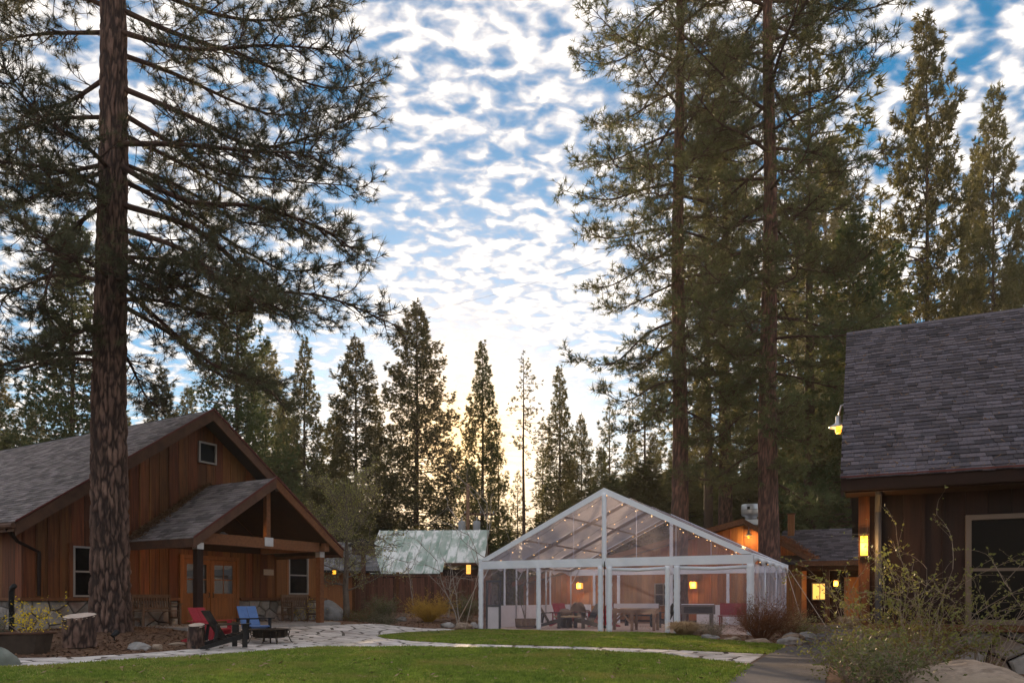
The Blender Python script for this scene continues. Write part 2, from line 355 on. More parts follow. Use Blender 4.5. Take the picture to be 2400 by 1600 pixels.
def poisson(rng, region, r, tries=6000, metric=(1, 1)):
    xs = [p[0] for p in region]; ys = [p[1] for p in region]; o = []
    for _ in range(tries):
        p = (rng.uniform(min(xs), max(xs)), rng.uniform(min(ys), max(ys)))
        if inside(p, region) and all(((p[0]-q[0])*metric[0])**2+((p[1]-q[1])*metric[1])**2 > r*r for q in o): o.append(p)
    return o
rng = random.Random(5)
region = LOW+UP
seeds = poisson(rng, region, .46, 9000)
cells = voronoi(region, seeds)
bed = MB()
for c in cells:
    if len(c) >= 3: bed.poly([(x, y, gz(x, y)+.003) for x, y in c], [tuple(range(len(c)))])
path = tag(bed.build('flagstone_path', m_mortar), kind='structure')
pieces = sorted([(c[0][1], c) for c in cells if len(clean(c)) >= 3], key=lambda q: q[0])
rest = MB(); rest.t = []
for i, (_, c) in enumerate(pieces):
    c = clean(c, .05)
    if len(c) < 3: continue
    top, (cx, cy) = shrink(c, .07); base, _c = shrink(c, .05); n = len(c); h = rng.uniform(.008, .013)
    mb = MB() if i < 300 else rest; nf = len(mb.f)
    mb.poly([(x-cx*(i < 300), y-cy*(i < 300), gz(x, y)) for x, y in base]+[(x-cx*(i < 300), y-cy*(i < 300), gz(x, y)+h) for x, y in top],
            [tuple(range(n, 2*n))]+[(a, (a+1) % n, n+(a+1) % n, n+a) for a in range(n)])
    if i < 300: o = mb.build('flagstone', m_flag, path); o.location = (cx, cy, 0)
    else: rest.t += [rng.random()]*(len(mb.f)-nf)
if rest.v: rest.build('far_flagstones', m_flag, path, kind='stuff')
# grass blades
def grass(name, poly, n, rng, ymax):
    xs = [p[0] for p in poly]; ys = [p[1] for p in poly]; P_ = []
    while len(P_) < n:
        y = min(ys)+(max(ys)-min(ys))*rng.random(); x = rng.uniform(min(xs), max(xs))
        if rng.random() > (min(ys)+2)/(y+2)*1.05: continue
        x += rng.gauss(0, .03); 
        if inside((x, y), poly) and abs(x) < y*.72+.6: P_.append((x+rng.gauss(0, .05), y+rng.gauss(0, .09)))
    p = np.array(P_); z = np.zeros(len(p))+.01; r = np.random.default_rng(3)
    a = r.uniform(0, 6.283, n); h = r.uniform(.018, .045, n)*(1+.5*np.sin(p[:, 0]*1.7+1.3*np.sin(p[:, 1]*1.1))**2); w = .010+.0010*p[:, 1]
    lean = r.normal(0, .022, (n, 2)); b = np.stack([p[:, 0], p[:, 1], z], 1); s = np.stack([np.cos(a)*w/2, np.sin(a)*w/2, z*0], 1)
    t = b+np.concatenate([lean, h[:, None]], 1)
    return tag(soup(name, np.stack([b-s, b+s, t], 1), m_grass), kind='stuff', label='short green grass blades of the '+name.split('_')[0]+' lawn', cat='grass')
rng = random.Random(8)
def dry_blades(n):
    P_ = []
    while len(P_) < n:
        y = rng.uniform(9, 26); x = rng.uniform(-9, 7)
        if (inside((x, y), LAWN_A) or inside((x, y), LAWN_B)) and noise.noise(Vector((x*.9, y*.9, 3))) > rng.uniform(-.35, .45): P_.append((x, y, .012))
    p = np.array(P_); r = np.random.default_rng(4); a = r.uniform(0, 6.283, n); w = .010+.001*p[:, 1]; s = np.stack([np.cos(a)*w/2, np.sin(a)*w/2, 0*a], 1)
    t = p+np.stack([r.normal(0, .035, n), r.normal(0, .035, n), r.uniform(.02, .05, n)], 1)
    tag(soup('dry_grass', np.stack([p-s, p+s, t], 1), M('dry lawn blades', (.50, .44, .14), (.40, .33, .10), 3., .7, trans=.3, world=True)), kind='stuff', label='yellowish dry blades mixed into both lawns', cat='grass')
dry_blades(26000)
grass('front_grass', [(x*1.0, y-.0) for x, y in LAWN_A if True], 260000, rng, 17)
grass('back_grass', LAWN_B, 110000, rng, 27)
def litter(name, label, n, rng, fn, mat, size, cat='litter'):
    r = np.random.default_rng(rng.randint(0, 9999)); P_ = []
    while len(P_) < n:
        p = fn()
        if p: P_.append((p[0], p[1], gz(p[0], p[1])+p[2]))
    b = np.array(P_); a = r.uniform(0, 6.283, n); ln = size*r.uniform(.5, 1.5, n); w = ln*r.uniform(.15, .5, n)
    d = np.stack([np.cos(a), np.sin(a), r.normal(.15, .25, n)], 1)*ln[:, None]; s = np.stack([-np.sin(a), np.cos(a), r.normal(0, .3, n)], 1)*w[:, None]
    tag(soup(name, np.stack([b-d-s*.3, b-s, b+d, b+s], 1), mat, k=4), label=label, cat=cat, kind='stuff')
def lawn_pt():
    y = rng.uniform(9, 26); x = rng.uniform(-9, 7)
    return (x, y, .05) if inside((x, y), LAWN_A) or inside((x, y), LAWN_B) else None
litter('fallen_leaves', 'pale fallen leaves scattered over both lawns', 800, rng, lawn_pt, m_litter, .045, 'leaves')
def bed_pt():
    x = rng.uniform(-14, -6.5); y = rng.uniform(11.5, 21.5)
    d = (x-P0[0])*.866-(y-P0[1])*.5
    return (x, y, .012) if d > .2 and not inside((x, y), region) and not inside((x, y), LAWN_A) else None
litter('bark_mulch', 'brown bark chips and needles under the big left pine', 14000, rng, bed_pt, M('mulch chips', (.20, .115, .07), (.10, .055, .035), 3., .9, world=True), .04, 'mulch')
def bed2_pt():
    x = rng.uniform(4.8, 13); y = rng.uniform(17, 30)
    return (x, y, .012) if not inside((x, y), LAWN_B) and abs(x) < y*.5 else None
litter('leaf_mulch', 'dry reddish leaf litter round the russet bush beside the tent', 5000, rng, bed2_pt, M('leaf litter', (.24, .12, .06), (.14, .075, .045), 3., .9, world=True), .05, 'mulch')
def bed3_pt():
    x = rng.uniform(-8, -1); y = rng.uniform(24, 37)
    return (x, y, .012) if not inside((x, y), region) and not inside((x, y), LAWN_B) else None
litter('garden_mulch', 'orange brown leaf litter of the garden bed before the board fence', 4000, rng, bed3_pt, M('garden litter', (.22, .11, .06), (.12, .065, .045), 3., .9, world=True), .06, 'mulch')
# ------------------------------------------------------------------ building kit
def shingle_roof(parent, O, u, v, ulen, vlen, mat, nparts, prio, seed, expo=.146, name='shingle', sw=(.22, .36), clip=None):
    """shingles with their own thickness on the slope O + a*u + b*v; the nparts that come first by prio are parts, the rest one part"""
    rg = random.Random(seed); u = Vector(u).normalized(); v = Vector(v).normalized(); n = u.cross(v)
    if n.z < 0: n = -n
    O = Vector(O); items = []
    rows = int(vlen/expo)
    for r in range(rows):
        a = -rg.uniform(0, .2)
        while a < ulen:
            w = rg.choice((sw[0], (sw[0]*2+sw[1])/3, (sw[0]+2*sw[1])/3, sw[1])); a0 = max(a, 0); a1 = min(a+w, ulen)
            if a1-a0 > .05 and (clip is None or clip((a0+a1)/2, r*expo)): items.append((a0, r*expo, a1-a0, rg.uniform(.0, .010)))
            a += w
    items.sort(key=lambda q: prio(q[0], q[1])); cache = {}; mb = MB(); mb.t = []
    def geo(m, w, f):
        lo, hi = .020, .004
        m.poly([f(0, 0, 0), f(w-.006, 0, 0), f(w-.006, expo*1.25, 0), f(0, expo*1.25, 0), f(0, 0, lo), f(w-.006, 0, lo), f(w-.006, expo*1.25, hi), f(0, expo*1.25, hi)],
               [(4, 5, 6, 7), (0, 1, 5, 4), (1, 2, 6, 5), (3, 0, 4, 7)])
    for i, (a, b, w, lift) in enumerate(items):
        if i < nparts:
            key = round(w, 2)
            if key not in cache: q = MB(); geo(q, key, lambda x, y, z: (x, y, z)); cache[key] = q.mesh(name, mat)
            o = bpy.data.objects.new(name, cache[key]); link(o, parent)
            m4 = Matrix((u, v, n)).transposed().to_4x4(); m4.translation = O+u*a+v*b+n*(.002+lift); o.matrix_local = m4
        else:
            nf = len(mb.f); p0 = O+u*a+v*b+n*(.002+lift); geo(mb, w, lambda x, y, z: p0+u*x+v*y+n*z); mb.t += [rg.random()]*(len(mb.f)-nf)
    if mb.v: mb.build(name+'_field', mat, parent, kind='stuff')
def board_wall(parent, t0, t1, zb, ztop, openings, y, mat, width=.3, thick=.022, seed=1, axis='x', name='board', maxn=300):
    rg = random.Random(seed); cuts = {t0, t1}
    for a, b, _, _ in openings: cuts |= {a, b}
    cuts = sorted(c for c in cuts if t0 <= c <= t1); ed = []
    for a, b in zip(cuts, cuts[1:]):
        n = max(1, round((b-a)/width)); ed += [a+(b-a)*i/n for i in range(n)]
    ed.append(t1)
    for a, b in zip(ed, ed[1:]):
        a2, b2 = a+.004, b-.004; mid = (a+b)/2; segs = [(zb, None)]
        for oa, ob, z0, z1 in openings:
            if oa-1e-6 <= mid <= ob+1e-6: segs = [(zb, z0), (z1, None)]
        d = rg.uniform(0, .012)
        for z0, z1 in segs:
            za = ztop(a2) if z1 is None else z1; zb2 = ztop(b2) if z1 is None else z1
            if min(za, zb2)-z0 < .02: continue
            f = (lambda u_, v_, w_: (u_, y-w_, v_)) if axis == 'x' else (lambda u_, v_, w_: (y+w_, u_, v_))
            poly = [(a2, z0), (b2, z0), (b2, zb2), (a2, za)]
            pk = ztop(mid)
            if z1 is None and pk > max(za, zb2)+.01: poly = [(a2, z0), (b2, z0), (b2, zb2), (mid, pk), (a2, za)]
            MB().prism(poly, f, thick+d).build(name, mat, parent)
        if rg.random() < .9 and segs[0][1] is None and axis == 'x':   # batten over the joint
            zt = ztop(a)-.03
            if zt-zb > .2 and not any(oa-.03 < a < ob+.03 for oa, ob, _, _ in openings): MB().box(a-.022, a+.022, y-thick-.034, y-thick-.013, zb, zt).build('batten', mat, parent)
def stone_wall(parent, x0, x1, z0, z1, y, seed, r=.30, face=-1, mat=None, axis='x', name='stone'):
    rg = random.Random(seed); reg = [(x0, z0), (x1, z0), (x1, z1), (x0, z1)]
    sd = poisson(rg, reg, r, 2500, (.75, 1.15))
    for c in voronoi(reg, sd):
        c = clean(c, .05)
        if len(c) < 3: continue
        base, (cx, cz) = shrink(c, .016); mid, _ = shrink(c, .022); top, _ = shrink(c, .06); n = len(c); d = rg.uniform(.035, .085)
        P3 = [(x, 0, z) for x, z in base]+[(x, -d*.7, z) for x, z in mid]+[(x, -d*rg.uniform(.9, 1.15), z) for x, z in top]
        P3 = [((x-cx), q, z-cz) for x, q, z in P3]
        F_ = [tuple(range(2*n, 3*n))]+[(k_*n+a, k_*n+(a+1) % n, (k_+1)*n+(a+1) % n, (k_+1)*n+a) for k_ in (0, 1) for a in range(n)]
        if axis == 'y': P3 = [(-q*face, x, z) for x, q, z in P3]
        o = MB().poly(P3, F_).build(name, mat or m_stone, parent)
        o.location = (cx, y, cz) if axis == 'x' else (y, cx, cz)
def sash_window(parent, a, b, z0, z1, y, bars=1, lit=None, fw=.05, vbars=0, glass=None, m_frame=m_frame):
    m = MB(); y0, y1 = y-.075, y+.02
    m.box(a, a+fw, y0, y1, z0, z1); m.box(b-fw, b, y0, y1, z0, z1); m.box(a+fw, b-fw, y0, y1, z0, z0+fw); m.box(a+fw, b-fw, y0, y1, z1-fw, z1)
    w = m.build('window', m_frame, parent)
    for i in range(bars):
        zc = z0+(z1-z0)*(i+1)/(bars+1); MB().box(a+fw, b-fw, y0+.012, y1-.012, zc-.022, zc+.022).build('mullion', m_frame, w)
    for i in range(vbars):
        xc = a+(b-a)*(i+1)/(vbars+1); MB().box(xc-.015, xc+.015, y0+.016, y1-.016, z0+fw, z1-fw).build('mullion', m_frame, w)
    for i in range(bars+1):
        q0 = z0+fw+(z1-z0-2*fw)*i/(bars+1); q1 = z0+fw+(z1-z0-2*fw)*(i+1)/(bars+1)
        MB().box(a+fw, b-fw, y-.028+.012*i, y-.018+.012*i, q0, q1).build('pane', lit or glass or m_glass, w)
    return w
# ------------------------------------------------------------------ the lodge on the left
lodge = thing('timber_lodge', 'brown board and batten lodge with stone base and gabled porch, behind the big pine', 'house', (P0[0], P0[1], 0), 60)
SL = .703; TP = -.92; ZP = 6.93
def roofz(t): return ZP-SL*abs(t-TP)
WL, WR, ZS = -6.05, 4.45, 1.10
back = MB().prism([(WL, 0), (WR, 0), (WR, roofz(WR)-.22), (TP, ZP-.22), (WL, roofz(WL)-.22)], lambda u, v, w: (u, .03+w, v), 13.9)
back.build('wall', m_dark_cedar, lodge)
ops = [(-4.85, -3.87, 1.16, 2.52), (2.68, 3.62, 1.27, 2.64), (-.99, -.34, 5.36, 6.02), (-1.66, .52, .34, 2.46)]
board_wall(lodge, WL, WR, ZS+.05, lambda t: roofz(t)-.24, ops, .028, m_cedar, .31, seed=3)
stone_wall(lodge, WL, -1.70, .05, ZS-.04, .03, 11, .27); stone_wall(lodge, .56, WR, .2, ZS-.04, .03, 12, .25)
board_wall(lodge, .02, 9., ZS+.05, lambda t: roofz(WL)-.24, [], WL-.036, m_cedar, .31, seed=13, axis='y'); stone_wall(lodge, .02, 8, .05, ZS-.04, WL, 14, .27, -1, axis='y'); MB().box(WL-.13, WL-.002, -.13, 9, ZS-.04, ZS+.045).build('stone_cap', m_beam, lodge)
for a, b in ((WL-.05, -1.69), (.55, WR+.05)): MB().box(a, b, -.13, .028, ZS-.04, ZS+.045).build('stone_cap', m_beam, lodge)
for a, b, z0, z1 in ops[:2]:
    sash_window(lodge, a, b, z0, z1, 0)
    for q in (a-.09, b+.0): MB().box(q, q+.09, -.062, .025, z0-.05, z1+.08).build('window_trim', m_trim if a > 0 else m_cedar, lodge)
sash_window(lodge, *ops[2], 0, bars=0)
# light panel boards beside the right window
MB().box(2.12, 2.58, -.05, -.012, ZS+.05, 2.72).build('window_panel', M('newer light cedar board', (.19, .074, .022), (.13, .05, .016), 3., .6, .1, (6, 6, .4)), lodge)
MB().box(3.72, 4.3, -.05, -.012, ZS+.05, 2.72).build('window_panel', m_trim, lodge)
# doors
MB().box(-1.66, -1.54, -.09, .02, .36, 2.46).build('door_jamb', m_trim, lodge); MB().box(.42, .52, -.09, .02, .36, 2.46).build('door_jamb', m_trim, lodge)
MB().box(-1.54, .42, -.09, .02, 2.34, 2.46).build('door_head', m_trim, lodge)
m_door_glass = M('reflecting door glass', (.02, .022, .026), rough=.03, spec=.9)
for a, b in ((-1.54, -.57), (-.55, .42)):
    d = MB(); d.box(a, a+.13, -.05, 0, .36, 2.33); d.box(b-.13, b, -.05, 0, .36, 2.33); d.box(a+.13, b-.13, -.05, 0, 2.18, 2.33); d.box(a+.13, b-.13, -.05, 0, 1.14, 1.28); d.box(a+.13, b-.13, -.05, 0, .36, .56)
    dr = d.build('door', m_trim, lodge)
    MB().box(a+.13, b-.13, -.030, -.012, .56, 1.14).build('door_panel', m_trim, dr)
    MB().box(a+.13, b-.13, -.030, -.018, 1.28, 2.18).build('pane', m_door_glass, dr)
    MB().box((a+b)/2-.012, (a+b)/2+.012, -.042, -.031, 1.28, 2.18).build('mullion', m_trim, dr); MB().box(a+.13, b-.13, -.040, -.033, 1.70, 1.73).build('mullion', m_trim, dr)
    hx = b-.07 if a < -1 else a+.07
    MB().tube([(hx, -.05, 1.3), (hx, -.10, 1.3), (hx, -.10, 1.16), (hx, -.05, 1.16)], .012, 6).build('handle', m_iron, dr)
MB().box(1.55, 1.98, -.075, -.055, 1.92, 2.12).build('plaque', M('pale plaque', (.40, .31, .24), rough=.6), lodge)
# main roof
EL, ER = TP-5.62, TP+5.62
for side, e in ((-1, EL), (1, ER)):
    sl = MB().prism([(e, roofz(e)), (TP, ZP), (TP, ZP-.16), (e, roofz(e)-.16)], lambda u, v, w: (u, -.6+w, v), 15.2).build('roof_slope', m_under, lodge)
    a, b = (e, roofz(e)), (TP, ZP)
    MB().prism([(a[0]+side*.0, a[1]-.02), (b[0], b[1]-.02), (b[0], b[1]-.34), (a[0], a[1]-.34)], lambda u, v, w: (u, -.66+w, v), .058).build('bargeboard', m_fascia, lodge)
    MB().prism([(a[0]+side*.03, a[1]+.03), (b[0], b[1]+.05), (b[0], b[1]-.018), (a[0]+side*.03, a[1]-.018)], lambda u, v, w: (u, -.69+w, v), .028).build('drip_edge', m_red, lodge)
    MB().box(e-.03 if side < 0 else e+.002, e-.002 if side < 0 else e+.03, -.6, 14.6, roofz(e)-.24, roofz(e)-.01).build('eave_fascia', m_fascia, lodge)
shingle_roof(lodge, (EL-.03, -.66, roofz(EL)-.02), (0, 1, 0), (1, 0, SL), 15.2, 6.86, m_shingle, 120, lambda a, b: a*1.0+b*.6, 21, .146)
shingle_roof(lodge, (ER+.03, -.66, roofz(ER)-.02), (0, 1, 0), (-1, 0, SL), 2.0, 6.86, m_shingle, 0, lambda a, b: a, 22, .146, name='back_shingle')
MB().tube([(EL-.07, -.66, roofz(EL)-.1), (EL-.07, 14, roofz(EL)-.1)], .065, 8).build('gutter', m_fascia, lodge)
MB().tube([(EL-.05, -.3, roofz(EL)-.15), (EL+.25, -.2, roofz(EL)-.45), (WL+.32, -.10, 2.3), (WL+.32, -.10, 1.18)], .045, 8).build('downspout', m_dark_cedar, lodge)
# porch
PT, PE, PZ, PH = -.70, 2.78, 2.70, 4.66; PS = (PH-PZ)/PE; PD = 3.1
porch_slab = MB().box(-3.5, 2.25, -2.9, -.14, 0, .345).build('porch_slab', M('porch concrete', (.33, .30, .29), (.25, .225, .21), 4., .85, .3), lodge)
for s in (-1, 1):
    e = PT+s*PE
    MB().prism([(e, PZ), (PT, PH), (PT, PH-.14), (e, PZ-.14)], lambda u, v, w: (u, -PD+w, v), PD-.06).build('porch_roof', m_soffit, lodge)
    MB().prism([(e, PZ-.02), (PT, PH-.02), (PT, PH-.30), (e, PZ-.26)], lambda u, v, w: (u, -PD-.06+w, v), .058).build('porch_bargeboard', m_fascia if s < 0 else m_beam, lodge)
    MB().prism([(e+s*.03, PZ+.03), (PT, PH+.05), (PT, PH-.018), (e+s*.03, PZ-.018)], lambda u, v, w: (u, -PD-.09+w, v), .028).build('drip_edge', m_red, lodge)
    MB().box(e-.035 if s < 0 else e+.002, e-.002 if s < 0 else e+.035, -PD-.06, -.08, PZ-.24, PZ-.01).build('porch_fascia', m_fascia, lodge)
shingle_roof(lodge, (PT-PE-.03, -PD-.08, PZ-.02), (0, 1, 0), (1, 0, PS), PD, 3.44, m_shingle, 180, lambda a, b: a, 23, .146, name='porch_shingle')
shingle_roof(lodge, (PT+PE+.03, -PD-.08, PZ-.02), (0, 1, 0), (-1, 0, PS), PD, 3.44, m_shingle, 0, lambda a, b: a, 24, .146, name='porch_back_shingle')
for x in (-3.05, 1.47):
    p = MB().box(x-.09, x+.09, -2.84, -2.66, .345, 2.62).build('post', m_dark_cedar if x < 0 else m_beam, lodge)
    MB().box(x-.10, x+.10, -2.85, -2.65, 2.44, 2.62).build('post_bracket', m_steel, p)
    MB().box(x-.085, x+.085, -2.96, -.1, 2.625, 2.80).build('side_beam', m_beam, lodge)
    MB().box(x-.1, x+.1, -3.05, -2.90, 2.62, 2.88).build('beam_end', m_beam, lodge)
MB().box(-2.94, 1.36, -2.83, -2.67, 2.60, 2.90).build('tie_beam', m_beam, lodge)
MB().box(PT-.075, PT+.075, -2.82, -2.68, 2.905, PH-.2).build('king_post', m_beam, lodge)
kp = MB().box(PT-.16, PT+.16, -2.845, -2.834, 2.66, 2.92); kp.build('steel_plate', m_steel, lodge)
MB().prism([(PT-PE+.12, 2.62), (PT+PE-.12, 2.62), (PT, PH-.16)], lambda u, v, w: (u, -.05-w, v), .015).build('porch_shade_sheet', m_soffit, lodge)  # dark sheet laid over the siding as the shade under the porch roof
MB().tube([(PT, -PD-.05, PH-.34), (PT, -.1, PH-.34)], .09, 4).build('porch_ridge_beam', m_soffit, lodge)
# needles lodged in the valley of the porch roof
rv = np.random.default_rng(6); nn = 5000; a = rv.random(nn); w = np.abs(rv.normal(0, .16, nn)); bx = PT-PE+PE*a
b = np.stack([bx, -.10-w*1.5*(1.25-a), PZ+PS*PE*a+.03+rv.random(nn)*.05], 1); d = rv.normal(0, .07, (nn, 3)); d[:, 2] *= .35; s_ = rv.normal(0, .009, (nn, 3))
soup('valley_needles', np.stack([b-s_, b+s_, b+d], 1), M('dead pine needles', (.20, .115, .06), (.09, .05, .03), 3., .9), lodge)
# ------------------------------------------------------------------ the dark house on the right
rh = thing('dark_cabin', 'dark brown cabin with grey shingle roof and fieldstone base at the right edge', 'house', (7.27, 11, 0), -25.3)
RZ, RR = 2.97, .75
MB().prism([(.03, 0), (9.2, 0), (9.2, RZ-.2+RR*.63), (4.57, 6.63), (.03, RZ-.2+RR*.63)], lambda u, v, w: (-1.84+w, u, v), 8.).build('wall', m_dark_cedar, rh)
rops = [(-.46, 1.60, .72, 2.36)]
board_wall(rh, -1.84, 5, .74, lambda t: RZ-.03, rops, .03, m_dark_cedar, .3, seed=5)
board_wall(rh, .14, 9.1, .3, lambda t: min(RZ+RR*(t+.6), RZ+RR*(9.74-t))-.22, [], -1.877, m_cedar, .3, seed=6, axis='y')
sash_window(rh, *rops[0], 0, bars=1, fw=.075, m_frame=m_tanframe)
MB().box(-1.84, 4, -.14, .028, .62, .715).build('stone_cap', m_beam, rh)
stone_wall(rh, -1.84, 3.2, -.15, .62, .03, 31, .27)
MB().box(-1.92, -1.76, -.07, .1, .72, RZ-.05).build('corner_board', m_cedar, rh)
MB().box(-1.90, -1.80, -.02, .14, 0, .62).build('corner_pier', m_stone, rh)
MB().tube([(-1.64, -.58, RZ-.1), (-1.64, -.5, RZ-.25), (-1.64, -.085, RZ-.5), (-1.64, -.085, .2)], .05, 8).build('downspout', M('dark downspout', (.05, .05, .06), rough=.5), rh)
MB().prism([(-.6, RZ), (4.57, RZ+RR*5.17), (9.74, RZ), (9.74, RZ-.15), (4.57, RZ+RR*5.17-.15), (-.6, RZ-.15)], lambda u, v, w: (-2.12+w, u, v), 9.).build('roof_slope', m_under, rh)
MB().prism([(-.6, RZ-.02), (4.57, RZ+RR*5.17-.02), (4.57, RZ+RR*5.17-.3), (-.6, RZ-.3)], lambda u, v, w: (-2.165+w, u, v), .042).build('bargeboard', m_dark_cedar, rh)
MB().box(-2.14, 6.5, -.66, -.605, RZ-.22, RZ-.03).build('eave_fascia', m_soffit, rh)
MB().box(-2.16, 6.5, -.69, -.61, RZ-.026, RZ+.002).build('drip_edge', m_red, rh)
MB().box(-2.10, 6.4, -.6, .02, RZ-.245, RZ-.222).build('soffit', m_soffit, rh)
shingle_roof(rh, (-2.17, -.68, RZ-.06+.01), (1, 0, 0), (0, 1, RR), 5.4, 6.52, m_shingle2, 300, lambda a, b: b+(20 if a > 2.75 else 0), 41, .136, sw=(.12, .25))
MB().prism([(5.17-.6-.12, RZ+RR*5.17-.06), (4.57, RZ+RR*5.17+.03), (4.57+.12, RZ+RR*5.17-.06)], lambda u, v, w: (-2.17+w, u, v), 9.).build('ridge_cap', m_shingle2, rh)
def lamp_light(t, loc, watt):
    l = bpy.data.lights.new('lamp_glow', 'POINT'); l.energy = watt*1.5; l.color = (1, .55, .18); l.shadow_soft_size = .08
    o = bpy.data.objects.new('lamp_glow', l); link(o, t); o.location = loc
rv = np.random.default_rng(16); nn = 900; a = rv.random(nn)*5.2; b_ = rv.random(nn)**1.6*6.4; k2 = 1/math.hypot(1, RR)
b = np.stack([-2.15+a, -.66+b_*k2, RZ-.02+b_*k2*RR+.035], 1); d = rv.normal(0, .05, (nn, 3)); d[:, 2] = d[:, 1]*RR; s_ = rv.normal(0, .005, (nn, 3))
soup('roof_needles', np.stack([b-s_, b+s_, b+d], 1), M('brown fallen needles', (.26, .15, .08), (.14, .08, .045), 3., .9), rh)
def gooseneck(name, label, loc, rz, arm, rad, glow=True):
    t = thing(name, label, 'lamp', loc, rz)
    MB().tube([(0, arm, -.02), (0, arm*.8, .26), (0, arm*.45, .40), (0, arm*.12, .36), (0, 0, .16)], .016, 8).build('arm', m_steel, t, True)
    MB().lathe([(.045, .17), (.05, .06), (.075, .03), (rad, -.03), (rad-.005, -.045), (.07, .015), (.03, .02)], 20).build('shade', m_steel, t, True)
    MB().lathe([(.03, .0), (.05, -.03), (.055, -.12), (.04, -.15), (.01, -.155)], 12).build('bulb', m_amber, t, True)
    MB().lathe([(.07, 0), (.07, .02)], 12).build('wall_plate', m_steel, t).location = (0, arm, -.03)
    lamp_light(t, (0, 0, -.14), 14)
    return t
def L2W(o, rz, x, y, z): c, s = math.cos(R(rz)), math.sin(R(rz)); return (o[0]+x*c-y*s, o[1]+x*s+y*c, z)
gooseneck('gooseneck_lamp', 'galvanised gooseneck lamp with wide shade at the left edge of the slate grey cabin roof', L2W((7.27, 11), -25.3, -2.27, 2.05, 4.34), -25.3-90, .40, .165)
t = thing('wall_lantern', 'tall glowing amber wall lantern on the corner of the dark right cabin', 'lamp', L2W((7.27, 11), -25.3, -1.84, -.13, 1.78), -25.3)
MB().box(-.05, .05, -.05, .05, .01, .31).build('glass', m_amber, t)
f = MB()
for sx in (-1, 1):
    for sy in (-1, 1): f.box(sx*.055-.006, sx*.055+.006, sy*.055-.006, sy*.055+.006, 0, .32)
f.box(-.056, .056, -.057, .057, .205, .215); f.box(-.07, .07, -.07, .07, .32, .345); f.box(-.065, .065, -.065, .065, -.015, .005); f.box(-.05, .05, .055, .062, .0, .3); f.build('frame', m_iron, t); lamp_light(t, (-.02, -.2, .16), 4)
# ------------------------------------------------------------------ clear marquee
TX, TY, TR = 3.07, 24.6, -27
HWT, DT, EV, AP = 4.75, 8.5, 2.45, 4.76; TS = (AP-EV)/HWT
tag(MB().box(-HWT+.02, HWT-.02, .02, DT-.02, -.05, .022).build('tent_floor', M('tan tent flooring', (.58, .43, .35), (.48, .35, .28), 1.2, .8, .15)), kind='structure')
fl = bpy.data.objects['tent_floor']; fl.location = (TX, TY, 0); fl.rotation_euler = (0, 0, R(TR))
tent = thing('clear_marquee', 'clear vinyl frame tent with white trim and gabled roof on the back lawn', 'tent', (TX, TY, 0), TR)
trng = random.Random(4)
def wrinkled(name, x, y, w, d, z0, z1, n=22, parent=tent, mat=m_white, amp=.012):
    m = MB(); b = 0
    for i in range(n+1):
        z = z0+(z1-z0)*i/n; e = [trng.uniform(-amp, amp)*.45 for _ in range(4)]; q = amp*.22*(-1)**i
        m.v += [(x-w/2+e[0]-q, y-d/2+e[1]-q, z), (x+w/2+e[1]+q, y-d/2+e[2]-q, z), (x+w/2+e[2]+q, y+d/2+e[3], z), (x-w/2+e[3]-q, y+d/2+e[0], z)]
        if i:
            for j in range(4): m.f.append((b-4+j, b-4+(j+1) % 4, b+(j+1) % 4, b+j))
        b += 4
    m.f += [(3, 2, 1, 0), (b-4, b-3, b-2, b-1)]
    return m.build(name, mat, parent, True)
def sagbar(name, a, b, w, h, sag, mat=m_white, n=14, up=(0, 0, 1)):
    m = MB(); a = Vector(a); b = Vector(b); dd = (b-a); yv = Vector((0, w/2, 0))
    for i in range(n+1):
        t_ = i/n; p = a+dd*t_; s_ = sag*4*t_*(1-t_)*trng.uniform(.6, 1.3); j = trng.uniform(-.008, .008)
        m.v += [tuple(p+Vector((0, -w/2+j, h/2))), tuple(p+Vector((0, -w/2-j*1.5, -h/2+s_))), tuple(p+Vector((0, w/2, -h/2+s_))), tuple(p+Vector((0, w/2, h/2)))]
        if i:
            q = 4*i
            for c in range(4): m.f.append((q-4+c, q-4+(c+1) % 4, q+(c+1) % 4, q+c))
    m.f += [(0, 1, 2, 3), (4*n+3, 4*n+2, 4*n+1, 4*n)]
    return m.build(name, mat, tent)
# frame of aluminium tube
for y in (0.06, DT/3, 2*DT/3, DT-.06):
    for s in (-1, 1):
        MB().tube([(s*(HWT-.06), y, 0), (s*(HWT-.06), y, EV-.02)], .035, 8).build('upright', m_alu, tent, True)
        MB().beam((s*(HWT-.04), y, EV-.06), (0, y, AP-.06), .07, .1).build('rafter', m_bronze, tent)
        MB().beam((s*(HWT-.1), y, 1.8), (s*(HWT-.6), y, EV+.2), .03, .03).build('brace', m_alu, tent)
for s in (-1, 1):
    for k_ in (.0, .34, .67): MB().beam((s*HWT*(1-k_)*.995, .05, EV+(AP-EV)*k_-.06), (s*HWT*(1-k_)*.995, DT-.05, EV+(AP-EV)*k_-.06), .05, .06).build('purlin', m_bronze, tent)
MB().beam((0, .05, AP-.07), (0, DT-.05, AP-.07), .06, .08).build('ridge_tube', m_bronze, tent)
